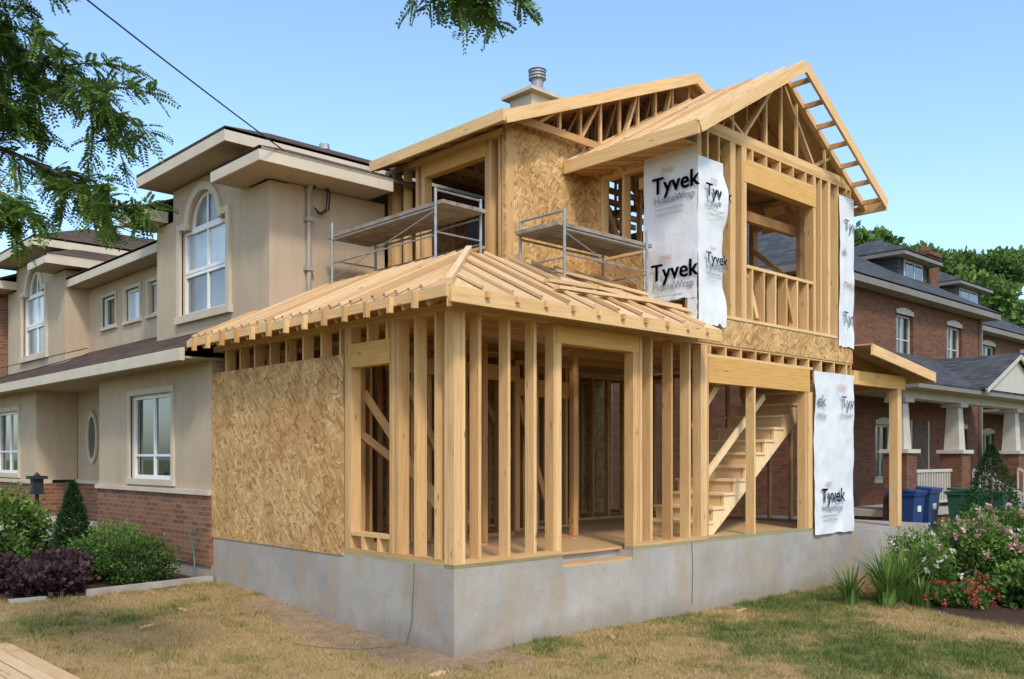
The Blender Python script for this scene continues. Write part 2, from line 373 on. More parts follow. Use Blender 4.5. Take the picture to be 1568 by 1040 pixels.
while len(pts)<62000:
    x=U(-6,15);y=U(-7,9)
    if 0<=x<=11.1 and y>=-.02: continue
    dd=(x-cam0[0])*FW[0]+(y-cam0[1])*FW[1]
    if dd<6.8 or dd>24 or (dd>14 and R()<.5): continue
    if x<0 and y>10: continue
    df=dirtf(x,y)
    if R()<df*.97 or mulchf(x,y)>.4: continue
    cl=noise.noise(Vector((x*5,y*5,11)))
    if cl<-.15 and R()<.6: continue
    g=greenf(x,y)+U(-.25,.25)
    if g<.3 and R()<.2: continue
    pts.append((x,y,gh(x,y),min(1,max(0,g)),1+1.0*cl))
pts=np.array(pts); T=[];RN=[]
for k in range(4):
    n=len(pts); base=pts[:,:3]+np.c_[rng.normal(0,.022,(n,2)),np.zeros(n)-.005]
    a=rng.uniform(0,6.28,n); h=rng.uniform(.02,.065,n)*(.75+.5*pts[:,3])*np.clip(pts[:,4],.5,1.8); w=.0045
    lean=rng.normal(0,.6,(n,2))*h[:,None]
    side=np.c_[np.cos(a)*w,np.sin(a)*w,np.zeros(n)]
    tip=base+np.c_[lean,h]
    T.append(np.stack([base-side,base+side,tip],1)); RN.append(np.clip(pts[:,3]+rng.normal(0,.14,n),0,1))
quads('lawn_grass',np.concatenate(T),np.concatenate(RN),'grass',3)
S=Batch('gravel_stones','stone')
for i in range(900):
    x=U(-1.8,8);y=U(-1.0,5)
    if x>0 and y>-.05: continue
    if R()>dirtf(x,y)+.03: continue
    r=U(.003,.009)*(2.6 if R()<.05 else 1); z=gh(x,y); e1=Vector((U(-1,1),U(-1,1),U(-.3,.3))).normalized()*r*U(.6,1.6)
    S.cyl(Vector((x,y,z))-e1,Vector((x,y,z+r*.3))+e1,r*U(.6,1),r*U(.3,.8),5)
S.done()

# ------------------------------------------------------------ ADDITION UNDER CONSTRUCTION
H=empty('house_under_construction')
W=Batch('stud_framing','wood',H,.003); WI=Batch('interior_framing','wood_shaded',H,.003); LV=Batch('headers','lvl',H,.002)
OS=Batch('osb_sheathing','osb',H); OI=Batch('osb_interior_shaded','osb_shaded',H); DK=Batch('roof_sheathing','deck',H,.003); TR=Batch('sill_plates','treated',H)
CN=Batch('foundation','conc',H); SUB=Batch('subfloor','deck',H)
Z0=.893; XE=8.2; YB=5.2
CN.box(0,.25,-.6,8.3,YB,Z0-.03); CN.box(0,0,-.6,1.54,.25,Z0-.03); CN.box(1.54,0,-.6,2.75,.25,Z0-.14); CN.box(2.75,0,-.6,8.3,.25,Z0-.03)
CN.box(8.3,.0,-.6,11.0,3.2,.78)
SUB.box(.15,.2,Z0-.03,8.1,YB-.05,Z0+.0)
SUB.box(1.54,.02,Z0-.14,2.75,.2,Z0-.11)
TOP=3.49
def plates(B,axis,c,inn,a0,a1,zt,n=2,dep=.14):
    for i in range(n): pbox(B,axis,c,inn,a0,a1,zt-.04*(i+1)+.001,zt-.04*i-.001,0.0,dep)
def stud(B,axis,c,inn,a,z0,z1,n=1,dep=.14,w=.042):
    for i in range(n): pbox(B,axis,c,inn,a+i*w,a+(i+1)*w-.002,z0,z1,.001+U(0,.004),dep-.003)
pbox(TR,'y',0,1,0,1.54,Z0-.03,Z0+.012,0.0,.14); pbox(TR,'y',0,1,2.75,8.2,Z0-.03,Z0+.012,0.0,.14)
plates(W,'y',0,1,0,8.2,TOP)
pbox(W,'y',0,1,0.15,1.54,Z0+.012,Z0+.05,.004,.136); pbox(W,'y',0,1,2.75,4.28,Z0+.012,Z0+.05,.004,.136)
zt=TOP-.08; zb=Z0+.05
W.box(0,0,Z0+.012,.1,.1,zt); W.box(.105,0,Z0+.012,.145,.13,zt); W.box(.0,.105,Z0+.012,.13,.145,zt)
for a,n in ((.32,1),(.72,1),(1.10,1),(1.40,3),(2.75,4),(3.08,1),(3.48,1),(3.85,1),(4.12,4)): stud(W,'y',0,1,a,zb,zt,n)
pbox(LV,'y',0,1,1.45,2.85,3.2,zt-.002,-.004,.12)
pbox(LV,'y',0,1,4.28,6.87,2.93,3.26,-.004,.12); pbox(W,'y',0,1,4.2,6.95,3.262,3.30,0,.14)
for i in range(8): stud(W,'y',0,1,4.3+i*.36,3.30,zt)
stud(W,'y',0,1,5.36,Z0+.012,2.93); stud(W,'y',0,1,6.75,Z0+.012,2.93,5)
for a in (7.2,7.6,8.0,8.15): stud(W,'y',0,1,a,Z0+.012,zt)
pbox(TR,'x',0,1,.15,YB,Z0-.03,Z0+.012,0.0,.14); pbox(W,'x',0,1,.15,YB,Z0+.012,Z0+.05,.004,.136)
plates(W,'x',0,1,.15,YB,TOP-.002)
for a,n in ((.27,1),(.60,1),(.90,4),(1.80,3)): stud(W,'x',0,1,a,zb,zt,n)
pbox(LV,'x',0,1,1.06,1.82,2.96,3.22,-.004,.12); 
for a in (1.1,1.45): stud(W,'x',0,1,a,3.22,zt)
pbox(W,'x',0,1,1.07,1.8,1.09,1.13,0,.14); stud(W,'x',0,1,1.25,zb,1.09); stud(W,'x',0,1,1.55,zb,1.09)
a=2.0
while a<5.1: stud(W,'x',0,1,a,zb,zt); a+=.4
for a0,a1 in ((1.935,3.1),(3.106,4.30),(4.306,5.22)): pbox(OS,'x',0,-1,a0,a1,Z0-.04,3.12,0,.012)
NL=Batch('nail_heads','black',H)
for a in (1.99,2.41,2.81,3.05,3.16,3.61,4.01,4.25,4.36,4.81,5.17):
    for k in range(11): NL.box(-.0145,a+U(-.008,.008),Z0+.06+k*.2,-.012,a+.008,Z0+.068+k*.2)
NL.done()
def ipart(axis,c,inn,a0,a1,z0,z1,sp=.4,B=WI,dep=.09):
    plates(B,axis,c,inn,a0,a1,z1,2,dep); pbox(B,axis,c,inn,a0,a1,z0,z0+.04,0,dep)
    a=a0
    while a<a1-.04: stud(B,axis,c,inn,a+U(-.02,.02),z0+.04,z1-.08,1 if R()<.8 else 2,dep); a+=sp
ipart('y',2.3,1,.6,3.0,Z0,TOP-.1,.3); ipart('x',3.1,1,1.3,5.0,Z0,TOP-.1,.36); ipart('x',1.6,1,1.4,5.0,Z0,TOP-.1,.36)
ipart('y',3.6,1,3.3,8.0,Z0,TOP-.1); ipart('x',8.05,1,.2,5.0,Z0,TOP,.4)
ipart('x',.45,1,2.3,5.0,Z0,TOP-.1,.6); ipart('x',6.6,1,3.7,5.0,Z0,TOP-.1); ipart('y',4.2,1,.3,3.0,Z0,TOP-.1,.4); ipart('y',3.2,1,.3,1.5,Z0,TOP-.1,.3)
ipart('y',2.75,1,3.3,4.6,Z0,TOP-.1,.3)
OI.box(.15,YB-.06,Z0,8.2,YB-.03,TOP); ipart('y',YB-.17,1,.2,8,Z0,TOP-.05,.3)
WI.box(.8,2.2,3.0,3.0,2.26,3.2); LV.box(3.4,2.68,2.85,4.5,2.74,3.1)
for p0,p1 in (((.25,1.9,2.7),(.9,.9,.95)),((1.1,2.25,2.9),(2.2,2.25,1.0)),((3.3,3.55,3.2),(4.4,3.55,1.6)),((.12,1.95,2.3),(1.8,1.9,1.2)),((3.3,2.7,3.2),(4.1,2.7,1.1)),((8.04,.4,3.3),(8.04,2.6,1.0))):
    WI.beam(p0,p1,.04,.09)
y=.2
while y<YB-.1: W.box(.14,y,TOP+.0,8.2,y+.04,TOP+.19) if y>1.5 else W.box(.14,y,TOP+.0,8.2,y+.04,TOP+.14) ; y+=.4
OI.box(2.5,1.92,3.70,8.15,YB-.1,3.73); OI.box(4.05,.15,3.74,8.15,1.915,3.77)
ST=Batch('staircase','stair',H,.002)
sx,sy0,sy1=4.72,.42,1.40; rr=.19; tt=.262; n=12
for k in range(n):
    x=sx+k*tt; z=Z0+(k+1)*rr
    ST.box(x-.03,sy0-.03,z-.038,x+tt,sy1+.02,z,r=.95); ST.box(x,sy0+.05,z-rr,x+.02,sy1-.05,z-.039,r=.35)
for yy in (sy0,sy1-.04):
    for k in range(n):
        x=sx+k*tt; z=Z0+(k+1)*rr-.038; zb0=max(Z0,Z0+(k)*rr-.20); zb1=max(Z0,Z0+(k+1)*rr-.20)
        ST.prism([(x,yy-.01,zb0),(x+tt,yy-.01,zb1),(x+tt,yy-.01,z),(x,yy-.01,z)],(0,.045,0),r=.9)
ST.beam((4.5,.34,1.55),(6.15,.34,2.85),.04,.09,r=.8); ST.beam((4.35,.32,2.35),(4.95,.32,2.95),.04,.09,r=.7)
ST.done()

# ---- lower hip roof
ez=3.56; tz=4.42; ex=-.36; ax=1.4; sl=(tz-ez)/(ax-ex)
def rz(t): return ez+sl*(t-ex)
bw=.40
y=ex
while y<5.14:
    y1=min(y+bw-.022,5.16)
    m0=max(ex+.001,min(ax,y)); m1=max(ex+.002,min(ax,y1))
    if y>4.5: m0=m1=.5
    e2=ex-U(0,.03); o=U(-.004,.006)
    DK.prism([(e2,y,rz(e2)+o),(e2,y1,rz(e2)+o),(m1,y1,rz(m1)+o),(m0,y,rz(m0)+o)],(0,0,-.018))
    if m0>ex+.3: DK.beam((ex-.02,y-.01,rz(ex)+.022),(m0-.03,y-.01,rz(m0-.03)+.024),.045,.035)
    if m1>ex+.5: DK.beam((ex-.02,y+.19,rz(ex)+.020),(min(m1,y+.17)-.05 if y<4.5 else m1,y+.19,rz(min(m1,y+.17)-.05 if y<4.5 else m1)+.022),.04,.03)
    y+=bw
x=ex
while x<3.98:
    x1=min(x+bw-.022,4.0)
    m0=max(ex+.001,min(ax,x)); m1=max(ex+.002,min(ax,x1))
    e2=ex-U(0,.03); o=-.004+U(-.004,.004)
    if 2.4<x<2.75:
        DK.prism([(x,e2,rz(e2)+o),(x1,e2,rz(e2)+o),(x1,.2,rz(.2)+o),(x,.2,rz(.2)+o)],(0,0,-.018))
    else:
        DK.prism([(x,e2,rz(e2)+o),(x1,e2,rz(e2)+o),(x1,m1,rz(m1)+o),(x,m0,rz(m0)+o)],(0,0,-.018))
    if m0>ex+.3: DK.beam((x-.01,ex-.02,rz(ex)+.018),(x-.01,m0-.03,rz(m0-.03)+.02),.045,.03)
    x+=bw
DK.beam((ex,ex,ez+.025),(ax,ax,tz+.027),.07,.06)
DK.box(ax-.01,ax-.01,tz-.03,2.47,4.58,tz-.01); DK.box(2.46,ax-.01,tz-.032,4.02,1.9,tz-.012)
for (xa,ya,xb,yb) in ((1.5,.05,3.3,.2),(2.0,.5,3.95,.05),(2.4,.95,3.7,.55),(1.6,.3,3.0,.42),(2.9,.25,3.95,.22)):
    DK.beam((xa,ya,rz(ya)+.055),(xb,yb,rz(yb)+.055),.09,.035)
y=ex+.35
while y<5.1:
    m=min(ax,y) if y<4.5 else .5
    if m>ex+.2: W.beam((ex+.01,y,rz(ex+.01)-.10),(m,y,rz(m)-.10),.04,.14)
    y+=.4
x=ex+.35
while x<4.0:
    m=min(ax,x); W.beam((x,ex+.01,rz(ex+.01)-.10),(x,m,rz(m)-.10),.04,.14); x+=.4
W.beam((ex,ex,ez-.12),(ax,ax,tz-.12),.045,.18)
W.box(ex-.035,ex,ez-.115,ex+.003,5.16,ez-.022,r=.75); W.box(ex,ex-.035,ez-.165,4.0,ex+.003,ez-.024,r=.7)
y=.05
while y<5.1: # rafter tails on the left eave
    W.box(ex-.085,y,ez-.185,ex-.036,y+.05,ez-.03); y+=.4
x=.05
while x<4: W.box(x,ex-.075,ez-.09,x+.04,ex-.036,ez-.03); x+=.4
W.box(.05,.3,TOP+.001,.09,5.1,TOP+.045)

# ---- upper storey
UZ=3.80; UT=6.25
XA=2.47; YBW=1.9
plates(W,'x',XA,1,1.95,4.6,6.3)
pbox(W,'x',XA,1,YBW,4.6,4.40,4.44,0,.14)
for a,n in ((1.9,2),(2.02,1),(2.2,3),(3.63,2),(3.8,1),(4.1,1),(4.35,2)): stud(W,'x',XA,1,a,4.44,6.22,n)
pbox(LV,'x',XA,1,2.3,3.66,6.0,6.22,-.004,.12); pbox(W,'x',XA,1,2.34,3.63,4.76,4.8,-.003,.14)
for a in (2.5,2.9,3.3): stud(W,'x',XA,1,a,4.44,4.76)
WN=Batch('window_unit','black',H); WN.box(3.0,2.6,4.75,3.03,3.3,5.4); 
ipart('x',4.3,1,2.1,4.5,3.75,6.2,.4); ipart('y',4.45,1,2.5,8.1,3.75,6.2,.4); OI.box(2.5,4.55,3.75,8.15,4.57,6.25)
for a0,a1 in ((2.475,3.24),(3.246,4.03)): OS.prism([(a0,YBW,4.38),(a1,YBW,4.38),(a1,YBW,6.42+.02*(a1-2.4)),(a0,YBW,6.42)],(0,.012,0))
OS.prism([(2.474,1.899,4.38),(2.474,1.95,4.38),(2.474,1.95,6.4),(2.474,1.899,6.4)],(-.012,0,0))
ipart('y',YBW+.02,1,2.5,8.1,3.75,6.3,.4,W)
XC=4.03
plates(W,'x',XC,1,.14,YBW,UT); pbox(W,'x',XC,1,.14,YBW,UZ,UZ+.04,0,.14)
for a,n in ((.15,1),(.45,1),(.74,2),(1.6,2),(1.82,1)): stud(W,'x',XC,1,a,UZ+.04,UT-.08,n)
pbox(OS,'x',XC,-1,.84,1.9,UZ,4.72,0,.012); pbox(OS,'x',XC,-1,.84,1.9,5.86,UT,0,.012); pbox(OS,'x',XC,-1,1.62,1.9,4.722,5.858,0,.012)
pbox(W,'x',XC,-1,.82,1.64,4.70,4.74,-.1,.02); pbox(W,'x',XC,-1,.84,1.62,5.83,5.87,-.1,.016)
stud(W,'x',XC,1,1.2,4.74,5.83)
plates(W,'y',0,1,XC,XE,UT-.002); pbox(W,'y',0,1,XC,XE,UZ,UZ+.04,0,.14); pbox(TR,'y',0,1,XC,XE,UZ-.012,UZ-.001,-.02,.14)
W.box(XC,0.,UZ+.04,XC+.09,.09,UT-.08)
for a,n in ((4.25,1),(4.5,1),(4.78,3),(5.05,3),(6.97,2),(7.2,1),(7.42,2),(7.72,1),(8.0,1),(8.13,1)): stud(W,'y',0,1,a,UZ+.04,UT-.08,n)
pbox(LV,'y',0,1,5.1,7.05,5.70,5.98,-.004,.12); pbox(W,'y',0,1,5.2,6.97,5.982,6.02,0,.14)
for i in range(5): stud(W,'y',0,1,5.3+i*.36,6.02,UT-.08)
pbox(W,'y',0,1,5.18,6.97,4.54,4.58,-.003,.14)
for i in range(6): stud(W,'y',0,1,5.3+i*.3,UZ+.04,4.54)
W.beam((5.3,.08,4.5),(5.55,.08,3.9),.035,.08); W.beam((6.3,.08,4.5),(6.55,.08,3.9),.035,.08)
pbox(OS,'y',0,-1,4.0,XE,3.44,UZ-.013,0,.012)
for c in (XE-.14,):
    plates(W,'x',c,1,.14,4.5,UT); pbox(W,'x',c,1,.14,4.5,UZ,UZ+.04,0,.14)
    for a in (.2,.5,.82,.86,1.70,1.74,2.1,2.5,2.9,3.3,3.7,4.1): stud(WI,'x',c,1,a,UZ+.04,UT-.08)
    pbox(WI,'x',c,1,.86,1.7,4.7,4.78,0,.14); pbox(WI,'x',c,1,.86,1.7,5.82,6.0,0,.14)
WI.beam((8.0,.9,4.8),(8.0,1.7,5.5),.04,.08)
pbox(OI,'x',XE,-1,2.1,4.5,UZ,UT,-.012,0)
ipart('x',6.4,1,1.9,4.4,3.8,6.2,.4); WI.box(4.1,.9,5.6,8.1,1.0,5.75); WI.box(4.1,1.5,6.0,8.1,1.56,6.14)
for p0,p1 in (((5.5,1.8,4.0),(6.6,1.8,5.9)),((4.2,1.8,5.8),(5.2,1.8,4.2)),((7.0,1.8,5.9),(7.9,1.8,4.2))): WI.beam(p0,p1,.04,.09)
# ---- front gable
xm=6.1; er=3.6; zr=7.50; sg=(zr-6.06)/(xm-er)
def gz(x): return zr-sg*abs(x-xm)
def truss(y,B,t=.04):
    B.beam((er,y,gz(er)-.07),(xm,y,zr-.07),t,.10); B.beam((2*xm-er,y,gz(er)-.07),(xm,y,zr-.07),t,.10)
    B.box(XC,y-t/2,UT+.0,XE,y+t/2,UT+.09)
    for i in (2,4,6,8):
        x=XC+i*(XE-XC)/10; zt_=gz(x)-.12
        if zt_>UT+.15: B.box(x-.02,y-t/2+.001,UT+.09,x+.02,y+t/2-.001,zt_)
    B.box(xm-.02,y-t/2+.001,UT+.09,xm+.02,y+t/2-.001,zr-.13)
    for s in (-1,1):
        B.beam((xm+s*.95,y+.03,UT+.08),(xm+s*.1,y+.03,zr-.2),t,.085,up=(0,1,0)); B.beam((xm+s*.95,y+.03,UT+.08),(xm+s*1.45,y+.03,gz(xm+1.45)-.1),t,.085,up=(0,1,0))
        B.beam((xm+s*.02,y+.03,UT+.08),(xm+s*.7,y+.03,gz(xm+.7)-.1),t,.08,up=(0,1,0)) if y>.3 else None
truss(.03,W); truss(.6,WI); truss(1.2,WI)
OI.prism([(XC,1.84,UT),(XE,1.84,UT),(xm,1.84,zr-.05)],(0,.012,0))
def gs(x0,x1,y0,y1,off=0): DK.prism([(x0,y0,gz(x0)+off),(x1,y0,gz(x1)+off),(x1,y1,gz(x1)+off),(x0,y1,gz(x0)+off)],(0,0,-.02))
a=er-.03
while a<xm-.02:
    b_=min(a+.40,xm+.01); cuts=[-.36,U(.3,.9),1.9]
    for c0,c1 in zip(cuts[:-1],cuts[1:]): gs(a,b_-.012,c0,c1-.012,U(0,.01))
    a+=.40
for i in range(9):
    yv=-.30+i*.27; DK.beam((er-.03,yv,gz(er-.03)+.02),(xm,yv,zr+.02),.035,.03)
gs(xm+.01,2*xm-er,.0,1.9)
for s in (-1,1):
    xe=xm+s*(xm-er+.03)
    W.beam((xe,-.36,gz(er)-.085),(xm,-.36,zr-.06),.04,.15,r=.8)
xe=2*xm-er+.03
W.beam((xe,.0,gz(er)-.07),(xm,.0,zr-.05),.05,.09,r=.8)
for i in range(7):
    x=xm+.2+i*.37; W.box(x-.02,-.34,gz(x)-.10,x+.02,-.02,gz(x)-.03)
for i in range(8):
    x=er+.15+i*.3; W.box(x-.02,-.34,gz(x)-.11,x+.02,-.02,gz(x)-.04)
W.box(er-.06,-.36,gz(er)-.17,er-.02,1.88,gz(er)-.0,r=.75); W.box(2*xm-er+.02,-.36,gz(er)-.17,2*xm-er+.06,1.88,gz(er)-.03,r=.7)
OS.box(er,0,gz(er)-.12,XC,1.88,gz(er)-.10)
# ---- rear roof (ridge along y)
xr=6.2; e0=2.12; z0r=6.33; sr=(7.95-z0r)/(xr-e0)
def bz(x): return z0r+sr*(x-e0) if x<xr else z0r+sr*(xr-e0)-sr*(x-xr)
for (a0,a1) in ((e0,3.4),(3.41,4.8),(4.81,xr),(xr+.005,7.4),(7.41,8.6)):
    for c0,c1 in ((1.55,2.8),(2.81,4.5)): DK.prism([(a0,c0,bz(a0)),(a1,c0,bz(a1)),(a1,c1,bz(a1)),(a0,c1,bz(a0))],(0,0,-.02))
W.beam((e0,1.55,bz(e0)-.10),(xr,1.55,bz(xr)-.09),.045,.15,r=.8); W.beam((8.6,1.55,bz(8.6)-.10),(xr,1.55,bz(xr)-.09),.045,.15,r=.7)
W.box(e0-.045,1.53,z0r-.15,e0-.002,4.45,z0r,r=.75)
for y in (1.75,2.15,2.6,3.05,3.5,3.95,4.35):
    B=W if y<2.0 else WI
    B.beam((e0,y,bz(e0)-.09),(xr,y,bz(xr)-.09),.04,.12); B.beam((8.6,y,bz(8.6)-.09),(xr,y,bz(xr)-.09),.04,.12)
    B.box(2.4,y-.02,6.32,8.15,y+.02,6.42)
    for i in range(11):
        x=2.9+i*.42
        if bz(x)-.15>6.5 : B.box(x-.02,y-.019,6.42,x+.02,y+.019,bz(x)-.13)
        if i%2 and y<3: B.beam((x-.38,y+.03,6.42),(x,y+.03,bz(x)-.13),.04,.07,up=(0,1,0))
OI.prism([(2.6,4.5,6.3),(8.1,4.5,6.3),(xr,4.5,7.85)],(0,.012,0))
# ---- side porch roof and post
DK.prism([(8.22,-.32,3.74),(10.55,-.32,3.44),(10.55,3.2,3.44),(8.22,3.2,3.74)],(0,0,-.02))
W.beam((8.22,-.32,3.64),(10.55,-.32,3.35),.045,.16,r=.8); W.box(10.55,-.34,3.26,10.59,3.2,3.43,r=.7)
LV.box(8.22,-.02,3.12,10.1,.10,3.34)
for i in range(6): W.beam((8.22,.3+i*.5,3.64),(10.5,.3+i*.5,3.35),.04,.14)
W.box(9.8,-.02,.78,9.95,.13,3.12); W.box(9.8,2.9,.78,9.95,3.05,3.12); LV.box(9.82,.1,3.12,9.93,3.1,3.34)
for q in (W,WI,LV,OS,OI,DK,TR,CN,SUB,WN): q.done()

# ---- house wrap sheets
def sheet(name,origin,du,dv,nrm,w,h,nu=24,nv=60,amp=.018,rag=.06,cornerflare=0):
    o=Vector(origin);du=Vector(du);dv=Vector(dv);nr=Vector(nrm); V=[];F=[]
    for j in range(nv+1):
        for i in range(nu+1):
            u=i/nu;v=j/nv; p=o+du*(u*w)+dv*(v*h)
            d=noise.noise(p*1.6)*amp+noise.noise(p*5)*amp*.4+.02
            d+=cornerflare*(u**2)*max(0,math.sin(v*9+1.0))*.5
            d+=max(0,.06-v)*1.2*abs(noise.noise(Vector((u*4,0,1))))
            p=p+nr*d
            if j==0: p=p+dv*(noise.noise(Vector((u*6,2,len(name))))*rag)
            if i==nu: p=p+du*(noise.noise(Vector((7,v*7,len(name))))*rag)
            V.append(tuple(p))
    for j in range(nv):
        for i in range(nu): a=j*(nu+1)+i; F.append((a,a+1,a+nu+2,a+nu+1))
    me=bpy.data.meshes.new(name); me.from_pydata(V,[],F); me.materials.append(M['wrap']); me.polygons.foreach_set('use_smooth',[True]*len(F))
    ob=bpy.data.objects.new(name,me); scn.collection.objects.link(ob); ob.parent=H
sheet('house_wrap_side',(XC-.013,.84,4.0),(0,-1,0),(0,0,1),(-1,0,0),.87,2.2,rag=.03)
sheet('house_wrap_side_tail',(XC-.013,.12,3.62),(0,-1,0),(0,0,1),(-1,0,0),.15,.5,8,20,rag=.02)
sheet('house_wrap_flap',(XC-.03,-.012,3.66),(1,0,0),(0,0,1),(0,-1,0),.55,2.15,cornerflare=.16,rag=.06)
sheet('house_wrap_corner',(7.72,-.012,3.68),(1,0,0),(0,0,1),(0,-1,0),.47,2.35,rag=.03)
sheet('house_wrap_lower',(6.95,-.012,.80),(1,0,0),(0,0,1),(0,-1,0),1.24,2.45,rag=.02,amp=.025)
def text(s,loc,size,face,mat,bold=0.0,sx=1):
    c=bpy.data.curves.new('wrap_print','FONT'); c.body=s; c.size=size; c.offset=bold; c.extrude=.0005; c.resolution_u=3
    c.materials.append(M[mat]); o=bpy.data.objects.new('wrap_print',c); scn.collection.objects.link(o)
    if face=='x': R3=Matrix(((0,0,-1),(-1,0,0),(0,1,0)))
    else: R3=Matrix(((1,0,0),(0,0,-1),(0,1,0)))
    o.matrix_world=Matrix.Translation(loc)@R3.to_4x4()@Matrix.Diagonal((sx,1,1,1)); o.parent=H
def logo(p,s,face):
    d=(lambda a,z: (p[0],p[1]-a,p[2]+z)) if face=='x' else (lambda a,z:(p[0]+a,p[1],p[2]+z))
    for dx in (0,.012,.024,.036): text('Tyvek',d(dx*s*1.2,0),s,face,'ink',s*.008,.98)
    text('HouseWrap',d(s*.1,-s*.42),s*.42,face,'inkg',s*.007)
    text('www.housewrap.com',d(s*.15,-s*.72),s*.17,face,'inkg'); text('THE MIRACLES OF SCIENCE',d(s*.15,-s*.95),s*.12,face,'inkg')
    text('(THE)',d(s*.45,s*.85),s*.26,face,'inkred',.001)
xp=XC-.06
logo((xp,.68,5.42),.31,'x'); logo((xp,.70,4.28),.31,'x')
logo((XC+.06,-.09,5.30),.24,'y'); logo((XC+.06,-.09,4.45),.2,'y')
text('Tyv',(7.84,-.06,5.5),.24,'y','ink',.002); text('ek',(7.76,-.06,5.1),.16,'y','inkg'); text('Tyv',(7.8,-.06,4.05),.26,'y','ink',.002)
text('(THE)',(7.8,-.06,4.6),.14,'y','inkred')
logo((7.10,-.07,1.28),.30,'y'); text('ek',(6.98,-.07,2.72),.26,'y','ink',.002); text('Wrap',(6.98,-.07,2.55),.12,'y','inkg'); text('Tyv',(7.72,-.07,2.72),.27,'y','ink',.002); text('HouseWr',(7.70,-.07,2.58),.10,'y','inkg'); text('(THE)',(7.6,-.07,3.0),.12,'y','inkred')

# ------------------------------------------------------------ EXISTING STUCCO HOUSE
E=empty('stucco_house')
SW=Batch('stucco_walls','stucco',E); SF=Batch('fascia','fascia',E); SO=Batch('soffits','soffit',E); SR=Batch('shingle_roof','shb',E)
BW=Batch('brick_base','brick',E); TM=Batch('window_trim','stuccotrim',E); FR=Batch('window_frames','white',E); GL=Batch('window_glass','glass',E); BL=Batch('blinds','blind',E); B2=Batch('grey_shades','blind2',E)
CB=Batch('house_foundation','conc',E); CAP=Batch('stone_ledge','stuccotrim',E)
def arch_window(axis,c,out,yc,hw,zs,zt_wall,th=.3):
    n=16
    P=[(yc+hw*math.cos(math.pi*i/n),zs+hw*math.sin(math.pi*i/n)) for i in range(n+1)]
    for (a,za),(b_,zb_) in zip(P[:-1],P[1:]):
        SW.prism([P3(axis,c,out,a,za,0),P3(axis,c,out,b_,zb_,0),P3(axis,c,out,b_,zt_wall,0),P3(axis,c,out,a,zt_wall,0)],P3(axis,0,out,0,0,-th))
    for i in range(n):
        a0=math.pi*i/n;a1=math.pi*(i+1)/n
        q=lambda a,r:(yc+r*math.cos(a),zs+r*math.sin(a))
        pts=[q(a0,hw),q(a1,hw),q(a1,hw+.12),q(a0,hw+.12)]
        TM.prism([P3(axis,c,out,*w_,.05) for w_ in pts],P3(axis,0,out,0,0,-.06))
        pts=[q(a0,hw-.05),q(a1,hw-.05),q(a1,hw),q(a0,hw)]
        FR.prism([P3(axis,c,out,*w_,-.05) for w_ in pts],P3(axis,0,out,0,0,-.05))
    B2.prism([P3(axis,c,out,*w_,-.08) for w_ in [(yc+(hw-.02)*math.cos(math.pi*i/n),zs+(hw-.02)*math.sin(math.pi*i/n)) for i in range(n+1)]],P3(axis,0,out,0,0,-.01))
    pbox(FR,axis,c,out,yc-.02,yc+.02,zs,zs+hw-.03,-.07,-.055)
    pbox(FR,axis,c,out,yc-hw,yc+hw,zs-.06,zs+.03,-.10,-.045)
def unit(y0,y1,yc,yr0,yr1):
    hw=.52; W2=.80; zs=5.56
    wall(SW,'x',.53,-1,y0,y1,3.4,5.78,.3,[(yc-W2,yc+W2,4.2,zs-.02),(yc-hw,yc+hw,zs-.02,5.78)])
    wall(SW,'x',.53,-1,yr0+.25,yr1-.25,5.78,6.27,.3,[(yc-hw,yc+hw,5.78,6.27)])
    arch_window('x',.53,-1,yc,hw,zs-.02,6.27,.3)
    window(FR,B2,'x',.53,-1,yc-W2,yc+W2,4.2,4.86,(.5,),(),.05,.07)
    window(FR,BL,'x',.53,-1,yc-W2,yc+W2,4.87,zs-.02,(.5,),(),.05,.07)
    for s0,s1 in ((yc-W2-.11,yc-W2),(yc+W2,yc+W2+.11)): pbox(TM,'x',.53,-1,s0,s1,4.2,zs,-.02,.05)
    for s0,s1 in ((yc-W2-.11,yc-hw),(yc+hw,yc+W2+.11)): pbox(TM,'x',.53,-1,s0,s1,zs,zs+.10,-.02,.052)
    pbox(TM,'x',.53,-1,yc-W2-.15,yc+W2+.15,4.08,4.2,-.02,.07)
    hip(SR,.03,5.5,yr0,yr1,6.49,.42); eaves(SF,SO,.03,5.5,yr0,yr1,6.48,.19)
    SW.box(.60,yr0+.26,5.9,2.0,yr0+.35,6.28); SW.box(.60,yr1-.35,5.9,2.0,yr1-.26,6.28)
def mainroof(y0,y1,ya,yb,sides):
    hip(SR,.03,9.5,y0,y1,5.99,.40,cut=(ya,yb,.60))
    for a,b_ in ((y0,ya),(yb,y1)):
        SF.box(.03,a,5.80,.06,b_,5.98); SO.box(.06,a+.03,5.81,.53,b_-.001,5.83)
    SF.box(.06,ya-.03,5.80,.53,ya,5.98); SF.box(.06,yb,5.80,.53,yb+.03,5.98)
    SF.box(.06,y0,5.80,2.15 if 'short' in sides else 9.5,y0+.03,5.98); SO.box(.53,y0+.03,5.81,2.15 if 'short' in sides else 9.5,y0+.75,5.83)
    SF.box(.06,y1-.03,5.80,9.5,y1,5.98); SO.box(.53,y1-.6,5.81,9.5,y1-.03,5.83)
unit(4.6,8.4,6.62,4.92,8.0); unit(13.0,17.0,15.0,13.4,16.6)
SW.box(.83,4.6,3.6,2.46,4.85,5.80)
SW.box(.83,8.15,3.4,2.5,8.4,5.80); SW.box(.83,13.0,3.4,2.5,13.25,5.80)
mainroof(3.95,8.75,5.35,7.95,'short'); mainroof(12.6,17.5,13.75,16.3,'')
MW=1.0
